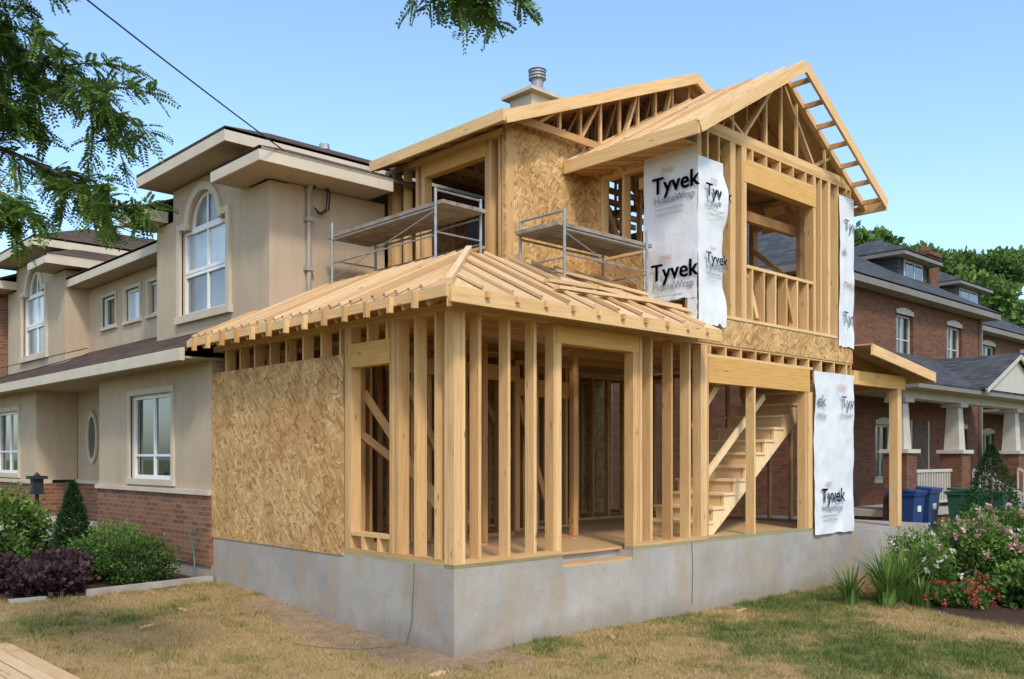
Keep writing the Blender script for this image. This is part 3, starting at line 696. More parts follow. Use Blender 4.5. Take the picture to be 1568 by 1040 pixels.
wall(SW,'x',MW,-1,8.4,13.0,3.4,5.42,.2,[(9.2,9.85,4.55,5.15),(10.3,11.05,4.55,5.15),(11.5,12.2,4.55,5.15)])
for a in (9.2,10.3,11.5):
    window(FR,BL if a<11 else GL,'x',MW,-1,a,a+.7,4.55,5.15,(),(),.05,.06,TM,.06)
SR.prism([(.55,8.3,5.62),(.55,13.6,5.62),(4,13.6,7.0),(4,8.3,7.0)],(0,0,-.05)); SF.box(.55,8.3,5.42,.59,13.6,5.61); SO.box(.59,8.3,5.44,1.02,13.6,5.46)
wall(SW,'x',0,-1,5.24,9.56,1.5,3.35,.3,[(6.55,8.15,1.62,2.94)])
window(FR,GL,'x',0,-1,6.55,8.15,1.62,2.94,(.5,),(.28,),.06,.07,TM,.09)
BW.box(-.03,5.24,.45,.3,9.56,1.43); BW.box(-.03,13.07,.45,.3,20,1.43); BW.box(.79,9.56,.45,1.0,13.07,1.43); 
BW.box(.3,9.3,.45,.79,9.56,1.43); SW.box(.3,9.3,1.5,.79,9.56,3.35); SW.box(.3,13.07,1.5,.79,13.3,3.35); BW.box(.3,13.07,.45,.79,13.3,1.43)
CAP.box(-.07,5.23,1.43,.0+.3,9.58,1.50); CAP.box(-.07,13.05,1.43,.3,20,1.50); CAP.box(.75,9.58,1.43,1.0,13.05,1.50)
CB.box(0,5.24,-.5,.3,9.56,.45); CB.box(0,13.07,-.5,.3,20,.45); CB.box(.2,9.5,-.5,1.0,13.1,.449)
wall(SW,'x',0,-1,13.07,20,1.5,3.35,.3,[(14.2,15.9,1.62,2.94)])
window(FR,GL,'x',0,-1,14.2,15.9,1.62,2.94,(.5,),(.35,),.06,.07,TM,.09)
SW.box(.8,9.56,1.5,1.0,13.07,3.35)
for i in range(20):
    a0=2*math.pi*i/20;a1=2*math.pi*(i+1)/20
    q=lambda a,s:(.79,12.15+.22*s*math.cos(a),2.35+.42*s*math.sin(a))
    TM.prism([q(a0,1),q(a1,1),q(a1,1.25),q(a0,1.25)],(-.04,0,0))
GL.prism([(.785,12.15+.22*math.cos(6.283*i/20),2.35+.42*math.sin(6.283*i/20)) for i in range(20)],(-.01,0,0))
DR=Batch('front_door','bark',E); DR.box(.74,10.1,.9,.79,11.1,2.95); DR.done()
SR.prism([(-.42,5.17,3.44),(-.42,20,3.44),(1.0,20,4.13),(1.0,5.17,4.13)],(0,0,-.05))
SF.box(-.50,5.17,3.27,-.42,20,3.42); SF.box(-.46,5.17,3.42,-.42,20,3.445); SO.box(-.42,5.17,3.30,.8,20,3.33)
SW.box(.3,18,.4,9,18.3,5.8)
SW.box(8.3,5.3,0,8.6,20,5.8); SW.box(.35,5.22,.2,.6,5.5,3.3)
hip(SR,-.2,9.8,17.0,26,5.99,.4); wall(BW,'x',.4,-1,17.2,25,0,5.9,.3,[])
window(FR,GL,'x',.4,-1,18.5,19.8,4.4,5.5,(.5,),(),.06,-.02,TM,.09)
CH=Batch('chimney','stuccotrim',E); CH.box(5.72,4.72,6.5,6.53,5.28,8.44); CH.box(5.60,4.60,8.44,6.65,5.40,8.50); CH.box(5.82,4.80,8.50,6.44,5.18,8.60); CH.done()
FL=Batch('chimney_flue','alu',E); FL.cyl((6.12,4.98,8.60),(6.12,4.98,8.68),.2,.12,14); FL.cyl((6.12,4.98,8.68),(6.12,4.98,8.84),.11,.11,14)
for k in range(3): FL.cyl((6.12,4.98,8.84+k*.055),(6.12,4.98,8.87+k*.055),.16,.16,16); FL.cyl((6.12,4.98,8.86+k*.055),(6.12,4.98,8.90+k*.055),.12,.12,14)
FL.cyl((6.12,4.98,9.0),(6.12,4.98,9.04),.17,.1,16)
FL.cyl((2.4,6.2,6.6),(2.4,6.2,7.05),.06,.06,10); FL.cyl((2.4,6.2,7.0),(2.4,6.2,7.1),.10,.08,10); FL.done()
CD=Batch('electrical_conduit','cable',E)
CD.tube([(1.12,4.55,4.05),(1.12,4.55,5.72)],.035,8); CD.cyl((1.12,4.55,5.72),(1.12,4.50,5.82),.05,.04,8)
CD.box(1.06,4.5,4.6,1.18,4.6,4.66); CD.box(1.06,4.5,5.3,1.18,4.6,5.36); CD.done()
CK=Batch('cable_loops','black',E)
for s in (0,.04): CK.tube([(1.12+s,4.5,5.75),(1.25+s,4.5,5.95),(1.38+s,4.48,5.75),(1.36+s,4.48,5.5),(1.25+s,4.5,5.42),(1.18,4.5,5.5)],.011,5)
CK.done()
for q in (SW,SF,SO,SR,BW,TM,FR,GL,BL,B2,CB,CAP): q.done()
LM=Batch('post_lantern','black'); LM.cyl((-1.0,9.55,.1),(-1.0,9.55,1.35),.03,.03,8); LM.box(-1.1,9.45,1.35,-.9,9.65,1.38); LM.box(-1.08,9.47,1.38,-.92,9.63,1.60); LM.prism([(-1.13,9.42,1.60),(-.87,9.42,1.60),(-.87,9.68,1.60),(-1.13,9.68,1.60)],(0,0,.05)); LM.cyl((-1.0,9.55,1.65),(-1.0,9.55,1.71),.06,.01,8); LM.done()
SP=Batch('front_steps','path')
for k in range(5): SP.box(-1.9+k*.34,9.9,-.1,.2,12.6,.28+k*.13)
SP.done()

PC=Batch('overhead_power_cable','black'); a=Vector((1.2,4.45,5.95)); b_=Vector((-13.5,-3.9,8.3)); pts=[]
for i in range(25):
    t=i/24; p=a.lerp(b_,t); p.z-=.9*4*t*(1-t)*.35; pts.append(p)
PC.tube(pts,.009,5)
for k in range(2):
    PC.tube([(-.6,30,3.9+.25*k-.3),(-.55,14,3.72+.22*k-.2),(-.52,8.6,3.62+.1*k)],.008,4)
PC.done()
PP=Batch('utility_pole','bark'); PP.cyl((-13.6,-4,-.5),(-13.6,-4,9),.16,.12,12); PP.box(-14.5,-4.06,8.4,-12.7,-3.94,8.55); PP.done()

# ------------------------------------------------------------ scaffolds
def scaffold(x0,x1,y0,y1,zd,zf,along):
    e=empty('scaffold'); A=Batch('steel_frame','alu',e); Pk=Batch('planks','plank',e)
    for x in (x0,x1):
        for y in (y0,y1):
            A.cyl((x,y,zf(x,y)),(x,y,zd+.17),.019,.019,8); A.cyl((x,y,zf(x,y)),(x,y,zf(x,y)+.02),.05,.05,8)
    if along=='y':
        A.cyl((x0,y0,zd+.15),(x1,y0,zd+.15),.013,.013,6); A.cyl((x0,y0,zd-.07),(x0,y1,zd-.07),.014,.014,6); A.cyl((x1,y0,zd-.07),(x1,y1,zd-.07),.014,.014,6)
    else:
        A.cyl((x0,y0,zd+.15),(x0,y1,zd+.15),.013,.013,6); A.cyl((x0,y0,zd-.07),(x1,y0,zd-.07),.014,.014,6); A.cyl((x0,y1,zd-.07),(x1,y1,zd-.07),.014,.014,6)
    for x in (x0,x1): A.cyl((x,y0,zd-.40),(x,y1,zd-.40),.011,.011,6)
    for y in (y0,y1): A.cyl((x0,y,zd-.36),(x1,y,zd-.36),.011,.011,6)
    if along=='y':
        A.cyl((x0,y0,zd-.1),(x0,y1,zf(x0,y1)+.1),.008,.008,5)
        n=3; w=(x1-x0)/n
        for i in range(n): Pk.box(x0+i*w+.01,y0-.12,zd-.03,x0+(i+1)*w-.01,y1+.15,zd+.015)
    else:
        A.cyl((x0,y0,zd-.1),(x1,y0,zf(x1,y0)+.1),.008,.008,5)
        n=3; w=(y1-y0)/n
        for i in range(n): Pk.box(x0-.1,y0+i*w+.01,zd-.03,x1+.12,y0+(i+1)*w-.01,zd+.015)
    A.done(); Pk.done()
lowroof=lambda x,y: min(tz,rz(min(x,y)))
scaffold(1.25,1.98,1.85,4.15,5.06,lowroof,'y'); scaffold(2.15,3.7,.55,1.3,4.72,lowroof,'x')

# ------------------------------------------------------------ BRICK HOUSES
def brickhouse(x0,x1,y0,y1,eave,sl,wins,low,porch,dormer=None,chim=None):
    e=empty('brick_house'); Bk=Batch('brick_walls','brickd',e); Rf=Batch('roof','shg',e); Fa=Batch('fascia','brownf',e); So=Batch('soffit','soffit',e)
    Fr=Batch('window_frames','cream',e); Gl=Batch('window_glass','glass',e); Tm=Batch('sills_and_trim','cream',e); Pc=Batch('porch_floor','path',e); Dr=Batch('door','bark',e)
    ops=[(a,b,c,d) for a,b,c,d in wins+low]
    wall(Bk,'y',y0,-1,x0,x1,-.1,eave-.1,.3,ops)
    Bk.box(x0,y0+.3,-.1,x0+.3,y1,eave-.1); Bk.box(x1-.3,y0+.3,-.1,x1,y1,eave-.1); Bk.box(x0+.3,y1-.3,-.1,x1-.3,y1,eave-.1)
    for a,b,c,d in wins+low:
        window(Fr,Gl,'y',y0,-1,a,b,c,d,(.5,),(.5,),.06,.12); pbox(Tm,'y',y0,-1,a-.1,b+.1,c-.1,c,-.05,.05)
        n=6
        for i in range(n):
            u0=a+(b-a)*i/n;u1=a+(b-a)*(i+1)/n
            pbox(Tm,'y',y0,-1,u0,u1-.01,d,d+.10+.08*math.sin(math.pi*(i+.5)/n),-.02,.02)
    hip(Rf,x0-.45,x1+.45,y0-.45,y1+.45,eave+.05,sl); eaves(Fa,So,x0-.45,x1+.45,y0-.45,y1+.45,eave+.04,.2)
    Gut=Batch('downspout','brownf',e); Gut.box(x1-.12,y0-.1,0,x1-.04,y0-.02,eave-.15); Gut.done()
    if dormer:
        a,b,yf,c,d=dormer
        DS=Batch('dormer_siding','shg',e); DS.box(a,yf,c,b,yf+2.2,d); DS.done(); Fr.box(a+.35,yf-.03,c+.25,b-.35,yf-.005,d-.12); Gl.box(a+.43,yf-.04,c+.33,b-.43,yf-.032,d-.2); Fr.box((a+b)/2-.03,yf-.05,c+.33,(a+b)/2+.03,yf-.041,d-.2)
        hip(Rf,a-.35,b+.35,yf-.35,yf+2.8,d+.05,.5); eaves(Fa,So,a-.35,b+.35,yf-.35,yf+2.8,d+.04,.14)
    if chim:
        cx,cy,cz=chim; Bk.box(cx-.4,cy-.3,5.5,cx+.4,cy+.3,cz); Bk.box(cx-.46,cy-.36,cz,cx+.46,cy+.36,cz+.12)
        Bk.cyl((cx-.18,cy,cz+.12),(cx-.18,cy,cz+.35),.12,.1,10); Bk.cyl((cx+.18,cy,cz+.12),(cx+.18,cy,cz+.35),.12,.1,10)
    if porch:
        a,b,yf=porch; pz=.75
        Pc.box(a,yf,pz-.15,b,y0,pz); Bk.box(a+.1,yf+.08,-.1,b-.1,y0,pz-.15)
        cols=[a+.25,18.15 if a<20 else a+3.2,b-.75]
        for cx in cols:
            Bk.box(cx-.27,yf+.02,-.1,cx+.27,yf+.56,2.05); Tm.box(cx-.33,yf-.04,2.05,cx+.33,yf+.62,2.14)
            z0_,z1_=2.14,3.2; wa,wb=.19,.14
            vs=[(cx-wa,yf+.3-wa,z0_),(cx+wa,yf+.3-wa,z0_),(cx+wa,yf+.3+wa,z0_),(cx-wa,yf+.3+wa,z0_),(cx-wb,yf+.3-wb,z1_),(cx+wb,yf+.3-wb,z1_),(cx+wb,yf+.3+wb,z1_),(cx-wb,yf+.3+wb,z1_)]
            n=len(Fr.v); Fr.v+=[Vector(v) for v in vs]
            for f in ((0,1,5,4),(1,2,6,5),(2,3,7,6),(3,0,4,7)): Fr._q([n+i for i in f],[(0,0)]*4,.5)
            Tm.box(cx-.24,yf+.06,3.2,cx+.24,yf+.54,3.3)
        Fr.box(a,yf+.1,3.3,b,yf+.5,3.5)
        hip(Rf,a-.4,b+.4,yf-.4,y0+2.2,3.62,.5); eaves(Fa,So,a-.4,b+.4,yf-.4,y0-.01,3.61,.13)
        g0,g1=cols[1]-.2,cols[2]+.5; gm_=(g0+g1)/2; gt=3.62+.42*(g1-g0)/2
        for (p,q_) in ((g0,gm_),(gm_,g1)):
            za=3.6 if p==g0 else gt; zb_=gt if p==g0 else 3.6
            Rf.prism([(p,yf-.55,za+.06),(q_,yf-.55,zb_+.06),(q_,yf+2.2,zb_+.06),(p,yf+2.2,za+.06)],(0,0,-.05))
            Fr.beam((p,yf-.53,za-.03),(q_,yf-.53,zb_-.03),.05,.11)
        Tm.prism([(g0+.1,yf-.42,3.63),(g1-.1,yf-.42,3.63),(gm_,yf-.42,gt-.06)],(0,.04,0))
        for (r0,r1) in ((cols[0]+.27,cols[1]-.27),):
            Fr.box(r0,yf+.25,1.6,r1,yf+.32,1.67); Fr.box(r0,yf+.25,.86,r1,yf+.32,.92)
            k=r0+.08
            while k<r1: Fr.box(k,yf+.265,.92,k+.045,yf+.305,1.6); k+=.15
        Dr.box((a+b)/2+.3,y0-.04,pz,(a+b)/2+1.3,y0-.02,pz+2.1); Fr.box((a+b)/2+.2,y0-.03,pz,(a+b)/2+.3,y0-.01,pz+2.2); Fr.box((a+b)/2+1.3,y0-.03,pz,(a+b)/2+1.4,y0-.01,pz+2.2)
        s0,s1=cols[1]+.4,cols[2]-.4
        for k in range(4): Pc.box(s0,yf-.3*(4-k),-.1,s1,yf,.15*(k+1)-.02)
        for sx_ in (s0,s1):
            Fr.beam((sx_,yf,1.65),(sx_,yf-1.25,1.0),.05,.06)
            for k in range(9): t=k/8.0; Fr.box(sx_-.02,yf-1.25*t-.02,.75-.62*t,sx_+.02,yf-1.25*t+.02,1.63-.65*t)
    for q in (Bk,Rf,Fa,So,Fr,Gl,Tm,Pc,Dr): q.done()
    return e
brickhouse(13.5,24,3.75,12.2,6.3,.60,[(18.2,19.25,4.45,5.75),(21.5,22.6,4.45,5.75)],[(17.0,18.0,1.4,2.8),(21.9,23.0,1.4,2.8)],(14.75,22.9,1.95),(20.9,22.9,4.9,6.9,7.9),(23.7,5.3,8.25))
brickhouse(27,37,5.2,13.5,6.4,.55,[(28.2,29.5,4.4,5.9),(32,33.3,4.4,5.9)],[(28.3,29.4,1.4,2.8)],(27.6,34,3.4),(29.5,32,6.6,7.1,8.4))

def bin_(x,y,mat,s=1.0,h=1.0):
    z=gh(x,y); e=empty('recycling_bin'); A=Batch('bin_body',mat,e); K=Batch('wheels','black',e)
    n=len(A.v); w0,w1=.22*s,.29*s
    A.v+=[Vector(v) for v in [(x-w0,y-w0,z+.06),(x+w0,y-w0,z+.06),(x+w0,y+w0,z+.06),(x-w0,y+w0,z+.06),(x-w1,y-w1,z+h),(x+w1,y-w1,z+h),(x+w1,y+w1,z+h),(x-w1,y+w1,z+h)]]
    for f in ((0,1,5,4),(1,2,6,5),(2,3,7,6),(3,0,4,7),(3,2,1,0),(4,5,6,7)): A._q([n+i for i in f],[(0,0)]*4,.5)
    A.box(x-w1-.03,y-w1-.03,z+h-.05,x+w1+.03,y+w1+.03,z+h-.002); A.prism([(x-w1-.02,y-w1-.05,z+h+.003),(x+w1+.02,y-w1-.05,z+h+.003),(x+w1,y+w1,z+h+.05),(x-w1,y+w1,z+h+.05)],(0,0,.05))
    A.cyl((x-w1,y+w1+.05,z+h),(x+w1,y+w1+.05,z+h),.02,.02,6)
    for q in (-1,1): K.cyl((x+q*w0,y+w0,z+.09),(x+q*(w0+.05),y+w0,z+.09),.09,.09,12)
    L=Batch('bin_label','white',e); L.box(x-.07,y-w1-.004,z+h*.62,x+.07,y-w1+.02,z+h*.74); L.done()
    A.done();K.done()
bin_(14.8,2.0,'binb',1,1.08); bin_(15.5,1.95,'binb',1.0,1.12); bin_(15.5,1.0,'bing',1.0,1.15); bin_(16.0,.6,'bing',.95,1.12)
e=empty('recycling_box'); A=Batch('box_body','binb',e); A.box(14.3,-.6,.10,14.9,-.15,.15); A.box(14.27,-.63,.15,14.31,-.12,.62); A.box(14.89,-.63,.15,14.93,-.12,.62); A.box(14.31,-.63,.15,14.89,-.59,.62); A.box(14.31,-.16,.15,14.89,-.12,.62); A.box(14.25,-.65,.59,14.27,-.1,.64); A.box(14.93,-.65,.59,14.96,-.1,.64); A.done()

# ------------------------------------------------------------ vegetation
def leafquads(P,L,wd,dirs=None,spread=1.0):
    n=len(P); a=rng.normal(size=(n,3))
    if dirs is not None: a=dirs+a*spread
    a/=np.linalg.norm(a,axis=1)[:,None]
    b=np.cross(a,rng.normal(size=(n,3))); b/=np.linalg.norm(b,axis=1)[:,None]
    l=L*rng.uniform(.6,1.3,n)[:,None]; w=wd*rng.uniform(.7,1.2,n)[:,None]
    return np.stack([P,P+a*l*.5+b*w,P+a*l,P+a*l*.5-b*w],1)
def lump(n,c,r,seedv,inner=.55):
    d=rng.normal(size=(n,3)); d/=np.linalg.norm(d,axis=1)[:,None]
    s=np.array([1+.5*noise.noise(Vector(tuple(q*2.2+seedv)))+.32*noise.noise(Vector(tuple(q*6+seedv))) for q in d])
    rr_=(inner+(1-inner)*rng.random(n)**.5)*s
    P=np.array(c)+d*rr_[:,None]*np.array(r)
    dirs=d+np.array([0,0,.5])
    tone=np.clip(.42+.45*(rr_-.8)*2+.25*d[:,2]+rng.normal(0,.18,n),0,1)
    return P,dirs,tone
def shrub(name,x,y,r,h,mat,n=3500,L=.06,wd=.018,flowers=None):
    z=gh(x,y); e=empty(name)
    P,dr,t=lump(n,(x,y,z+h*.45),(r,r,h*.58),R()*30,.5)
    k=P[:,2]>z; P,dr,t=P[k],dr[k],t[k]
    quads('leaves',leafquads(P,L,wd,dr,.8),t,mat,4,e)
    B=Batch('stems','bark',e)
    for i in range(9):
        a=U(0,6.28); q=U(.3,.8); B.cyl((x+U(-.05,.05),y+U(-.05,.05),z-.03),(x+math.cos(a)*r*q,y+math.sin(a)*r*q,z+h*U(.5,.85)),.012,.005,5)
    B.done()
    if flowers:
        fm,fn,fs=flowers; k=rng.permutation(len(P)); P2=P[k]; c0=np.array([x,y,z+h*.4]); dd=(P2-c0)/np.array([r,r,h*.58]); q=np.linalg.norm(dd,axis=1)
        sel=(q>.93)&(dd[:,2]>-.1); P2=P2[sel][:fn]; D2=dd[sel][:fn]; V=[]
        for p,d_ in zip(P2,D2):
            p=p+d_/np.linalg.norm(d_)*.07; m=10
            V.append(leafquads(np.repeat([p],m,0)+rng.normal(0,fs*.28,(m,3)),fs,fs*.35))
        if len(V): V=np.concatenate(V); quads('flowers',V,rng.random(len(V)),fm,4,e)
def cone(x,y,r,h):
    z=gh(x,y); n=9000; e=empty('conical_evergreen'); u=rng.random(n)**1.4
    a=rng.uniform(0,6.28,n); rad=r*(1-u)**.8*(.7+.35*rng.random(n))*(1+.12*np.sin(a*5+u*20))
    P=np.c_[x+np.cos(a)*rad,y+np.sin(a)*rad,z+.03+u*h]; dr=np.c_[np.cos(a),np.sin(a),np.full(n,.9)]
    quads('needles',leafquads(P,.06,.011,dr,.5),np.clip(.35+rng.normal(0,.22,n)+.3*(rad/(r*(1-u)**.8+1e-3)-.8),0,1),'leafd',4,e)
    B=Batch('trunk','bark',e); B.cyl((x,y,z-.05),(x,y,z+h*.9),.03,.01,8); B.done()
cone(-1.15,7.35,.36,1.3); cone(12.6,-.55,.80,2.15)
shrub('boxwood_shrub',-.85,5.75,.5,.66,'leaf',5500,.045,.014); shrub('boxwood_shrub',-.7,6.85,.5,.72,'leafb',4500,.045,.014)
shrub('boxwood_shrub',-1.2,6.3,.42,.6,'leaf',3500,.045,.014)
shrub('coral_bells_plant',-2.05,5.55,.42,.36,'purple',2600,.075,.03); shrub('coral_bells_plant',-1.7,6.2,.4,.45,'purple',2200,.075,.03); shrub('coral_bells_plant',-2.5,6.2,.4,.42,'purple',2200,.075,.03)
shrub('hydrangea_shrub',-1.75,8.6,.62,1.15,'leafb',5000,.08,.028); shrub('hydrangea_shrub',-2.3,7.6,.5,.75,'leaf',3500,.08,.028,('whitef',8,.05)); shrub('hydrangea_shrub',-3.1,6.4,.4,.5,'leafb',2500,.07,.02)
shrub('phlox_shrub',8.7,-1.75,.62,.92,'leafb',6500,.075,.02,('pinkf',34,.07)); shrub('phlox_shrub',9.9,-1.55,.75,1.08,'leaf',7500,.075,.02,('pinkf',56,.075))
shrub('phlox_shrub',9.3,-2.7,.75,.9,'leafb',7000,.075,.02,('whitef',20,.05)); shrub('hosta_plant',7.6,-2.85,.5,.52,'leafb',4200,.10,.028)
shrub('daisy_plant',7.5,-1.45,.38,.66,'leafb',2800,.09,.014,('whitef',14,.05)); shrub('begonia_plant',6.9,-2.05,.45,.22,'leaf',2200,.06,.02,('redf',44,.045)); shrub('begonia_plant',7.7,-2.25,.38,.24,'leaf',1500,.06,.02,('redf',30,.045))
shrub('daisy_plant',8.0,-1.1,.4,.8,'leafb',2600,.09,.014,('whitef',16,.05)); shrub('phlox_shrub',11.2,-1.5,.8,1.0,'leaf',6000,.08,.022,('pinkf',50,.075)); shrub('boxwood_shrub',11.7,-2.9,1.0,1.15,'leaf',6000,.07,.02)
def iris(x,y,n,h):
    e=empty('daylily_plant'); z=gh(x,y); V=[];RN=[]
    for i in range(n):
        a=U(0,6.28); d=Vector((math.cos(a),math.sin(a),0)); s=Vector((-d.y,d.x,0)); l=h*U(.7,1.1); out=U(.1,.85); w=.021; p0=Vector((x,y,z))+d*U(0,.12)
        prev=None; K=6; tone=U(.3,1)
        for k in range(K+1):
            t=k/K; p=p0+d*(out*l*t*t)+Vector((0,0,l*(t-.35*out*t*t*1.4))); ww=w*(1-t*.92)
            cur=(p-s*ww,p+s*ww)
            if prev: V.append([tuple(prev[0]),tuple(prev[1]),tuple(cur[1]),tuple(cur[0])]); RN.append(tone)
            prev=cur
    quads('blades',np.array(V),RN,'leafb',4,e)
iris(6.25,-1.45,120,.85); iris(6.75,-1.45,100,.85); iris(5.95,-1.1,60,.65); iris(7.1,-1.15,60,.8); iris(6.5,-1.8,50,.55)

def bigtree(x,y,h,r,n=16):
    e=empty('maple_tree'); B=Batch('trunk','bark',e); B.cyl((x,y,-.3),(x,y,h*.35),.35,.25,10); V=[];T=[]
    for i in range(n):
        a=U(0,6.28); q=U(.15,.9); cz=h*U(.42,.90); k=math.sqrt(max(0,1-((cz/h-.62)/.36)**2))
        c=(x+math.cos(a)*r*q*k,y+math.sin(a)*r*q*k,cz); rad=U(.18,.32)*r
        B.cyl((x,y,h*.33),c,.14,.04,6)
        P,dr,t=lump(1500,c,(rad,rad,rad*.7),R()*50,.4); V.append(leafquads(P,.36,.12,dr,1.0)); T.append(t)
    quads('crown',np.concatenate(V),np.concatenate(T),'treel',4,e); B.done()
bigtree(38,15,13.6,5.0,26); bigtree(46,15.5,15.0,5.8,28); bigtree(57,16,15.8,6.0,24); bigtree(50,24,15.5,6.5,20)

# honey locust in foreground
def locust():
    e=empty('honey_locust_tree'); B=Batch('trunk_and_branches','bark',e); V=[];T=[]
    B.cyl((-5.5,1.9,-.2),(-5.4,1.8,3.2),.20,.15,12); B.cyl((-5.4,1.8,3.2),(-5.2,1.5,5.2),.15,.10,10); B.cyl((-5.2,1.5,5.2),(-5.3,1.8,7.5),.10,.05,8)
    def frond(p,d,l,tone):
        d=d.normalized(); s=d.cross(Vector((0,0,1))); s=s.normalized() if s.length>.01 else Vector((1,0,0))
        s=(s+Vector((U(-.6,.6),U(-.6,.6),U(-.6,.6)))).normalized(); K=9
        for k in range(K):
            t=(k+1)/K; q=p+d*(l*t)+Vector((0,0,-.3*l*t*t)); ll=.042*(1-.45*abs(t-.4)*1.2)
            for sg_ in (-1,1):
                a=(s*sg_+d*.35+Vector((U(-.2,.2),U(-.2,.2),-.2))).normalized(); w=(a.cross(s.cross(d))+Vector((U(-.3,.3),U(-.3,.3),U(-.3,.3)))).normalized()*.0085
                V.append([tuple(q),tuple(q+a*ll*.5+w),tuple(q+a*ll),tuple(q+a*ll*.5-w)]); T.append(min(1,max(0,tone+U(-.15,.15))))
    def twig(p0,p1,r0,nf,fl):
        p0=Vector(p0);p1=Vector(p1); mid=p0.lerp(p1,.5)+Vector((U(-.1,.1),U(-.1,.1),.08*(p1-p0).length)); prev=p0; N=8
        for i in range(1,N+1):
            t=i/N; q=p0*(1-t)**2+mid*2*t*(1-t)+p1*t*t; B.cyl(prev,q,r0*(1-.8*(i-1)/N),r0*(1-.8*i/N),5); 
            if t>.2:
                for k in range(nf):
                    dd=(q-prev).normalized()*.7+Vector((U(-1,1),U(-1,1),U(-.8,.7))); frond(prev.lerp(q,R()),dd,fl*U(.6,1.1),U(.1,.9))
            prev=q
    def limb(pts,r,tw,nt_,ln,nf=2,down=.15):
        pts=[Vector(p) for p in pts]
        for i in range(len(pts)-1):
            ra=r*(1-.75*i/(len(pts)-1)); rb=r*(1-.75*(i+1)/(len(pts)-1)); B.cyl(pts[i],pts[i+1],ra,rb,8)
            if i>=tw:
                for k in range(nt_):
                    p=pts[i].lerp(pts[i+1],R()); d=(pts[i+1]-pts[i]).normalized()*.6+Vector((U(-1,1),U(-1,1),U(-.9,.6)-down)); 
                    twig(p,p+d.normalized()*ln*U(.6,1.2),.008,nf,.15)
    limb([(-5.2,1.5,5.0),(-4.8,.8,5.1),(-4.4,.25,4.9),(-4.1,-.2,4.72),(-3.8,-.55,4.50),(-3.52,-.78,4.22)],.04,1,12,.42,3)
    limb([(-5.3,1.7,4.2),(-4.9,1.0,4.25),(-4.5,.4,4.15),(-4.1,-.1,4.05),(-3.75,-.40,3.85),(-3.50,-.62,3.62)],.03,2,10,.36,3,.2)
    limb([(-5.25,1.6,5.4),(-5.0,.6,5.6),(-4.6,-.2,5.35),(-4.3,-.6,5.05),(-4.15,-.75,4.9)],.04,1,7,.4,3)
    limb([(-4.8,.8,5.1),(-4.5,.35,4.7),(-4.2,-.1,4.45),(-3.9,-.45,4.2)],.022,0,10,.38,3)
    limb([(-4.5,.4,4.15),(-4.3,.0,3.93),(-4.12,-.32,3.72),(-4.0,-.5,3.52)],.018,0,8,.33,3)
    limb([(-5.25,1.6,5.9),(-4.6,.2,6.2),(-3.8,-1.4,6.0),(-3.0,-2.6,5.3),(-2.65,-3.0,4.85)],.06,3,0,.4)
    for i in range(46):
        twig((-2.70+U(-.12,.12),-3.0+U(-.12,.12),4.85+U(0,.15)),(-2.48+U(-.27,.27),-3.12-U(-.27,.27),4.40+U(-.12,.22)),.005,2,.13)
    quads('leaflets',np.array(V),T,'locust',4,e); B.done()
locust()

LS=Batch('lumber_stack','deck',None,.002); z=gh(-3.4,2.3)
for k in range(2):
    for i in range(5): LS.box(-3.88+i*.15+U(-.01,.01),.85+U(-.08,.08),z-.03+k*.045,-3.88+i*.15+.137,3.7+U(-.2,.2),z+.01+k*.045)
LS.done()
KB=Batch('garden_curb','path'); KB.beam((-1.75,4.95,gh(-1.5,5)+.03),(-.05,5.15,gh(0,5)+.03),.1,.09); KB.beam((-2.6,5.1,gh(-2.5,5)+.01),(-2.2,5.05,gh(-2.2,5)+.01),.12,.05); KB.done()
HO=Batch('garden_hose','hose'); pts=[(-.1,5.45,.9),(-.14,5.42,.98),(-.2,5.5,.9),(-.16,5.45,.6),(-.2,5.35,.3),(-.35,5.2,.27),(-.6,5.15,.27)]; HO.tube(pts,.012,6)
HO.tube([(-.01,.62,Z0-.02),(-.02,.63,.5),(-.015,.66,.25),(-.04,.72,.04),(-.25,.85,gh(-.25,.85)+.01),(-.5,.9,gh(-.5,.9)+.012),(-.75,1.2,gh(-.75,1.2)+.012),(-.9,1.5,gh(-.9,1.5)+.012)],.004,5)
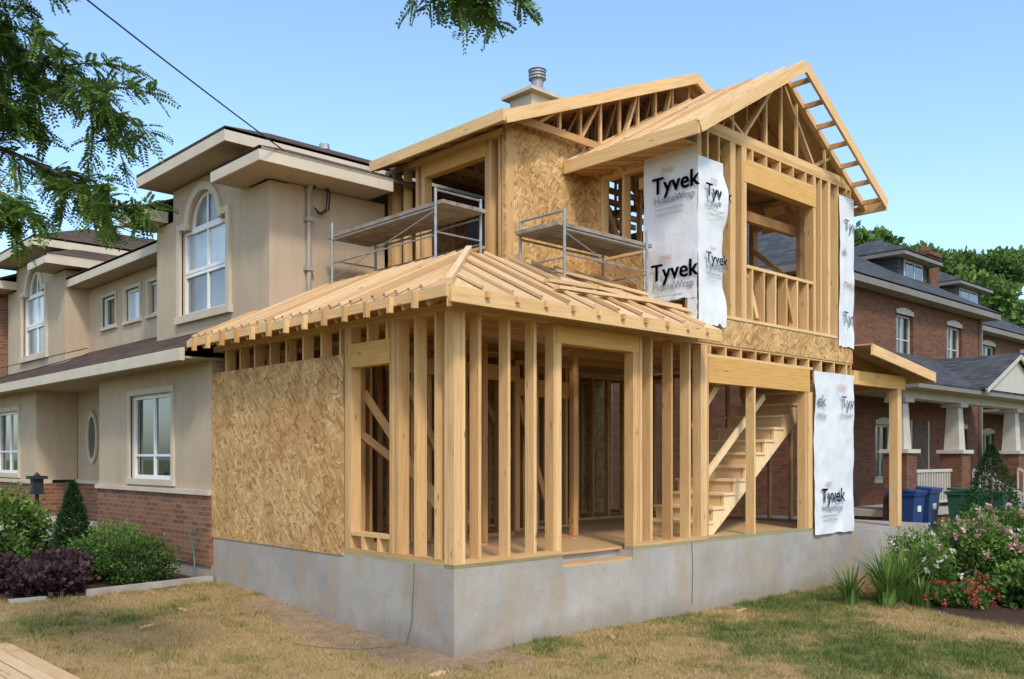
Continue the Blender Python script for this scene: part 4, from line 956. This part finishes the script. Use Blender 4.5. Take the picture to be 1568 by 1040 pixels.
HO.tube([(3.9,-.01,Z0-.02),(3.92,-.012,.6),(3.9,-.015,.1)],.004,5); HO.done()
DB=Batch('scrap_wood','deck')
for (x,y,a,l) in ((-1.9,2.9,.4,.3),(-1.2,3.4,1.5,.2),(-.6,-.4,.2,.18),(1.8,-.5,.9,.2),(4.4,-.35,.1,.25)):
    z=gh(x,y)+.012; DB.beam((x,y,z),(x+math.cos(a)*l,y+math.sin(a)*l,z),.05,.02)
DB.done()

# ------------------------------------------------------------ camera, light, sky
cam=bpy.data.cameras.new('camera'); co=bpy.data.objects.new('camera',cam); scn.collection.objects.link(co); scn.camera=co
cam.sensor_width=36; cam.lens=36*1413/1568; cam.shift_y=180/1568; cam.clip_end=2000
co.location=(-5.769,-6.930,1.962)
co.rotation_euler=(math.radians(90),0,math.atan2(-.6868,.7268))
S_=Vector((-.50,-.87,0)).normalized(); el=math.radians(46)
Sd=Vector((S_.x*math.cos(el),S_.y*math.cos(el),math.sin(el)))
sl_=bpy.data.lights.new('sun','SUN'); sl_.energy=2.5; sl_.angle=math.radians(7.0); sl_.color=(1,.93,.83)
so=bpy.data.objects.new('sun',sl_); so.rotation_euler=Sd.to_track_quat('Z','Y').to_euler(); so.location=(0,0,30); scn.collection.objects.link(so)
w=bpy.data.worlds.new('World'); scn.world=w; w.use_nodes=True; nt=w.node_tree; bg=nt.nodes['Background']
sk=nt.nodes.new('ShaderNodeTexSky'); sk.sky_type='NISHITA'; sk.sun_disc=False; sk.sun_elevation=el; sk.sun_rotation=math.atan2(S_.x,S_.y); sk.air_density=1.0; sk.dust_density=1.6; sk.ozone_density=1.0
mu=nt.nodes.new('ShaderNodeMix'); mu.data_type='RGBA'; mu.blend_type='MULTIPLY'; mu.inputs[0].default_value=1.0; mu.inputs[7].default_value=(1.72,1.92,2.05,1)
nt.links.new(sk.outputs[0],mu.inputs[6]); nt.links.new(mu.outputs[2],bg.inputs[0]); bg.inputs[1].default_value=.15
scn.view_settings.view_transform='Standard'; scn.view_settings.look='None'; scn.view_settings.exposure=0
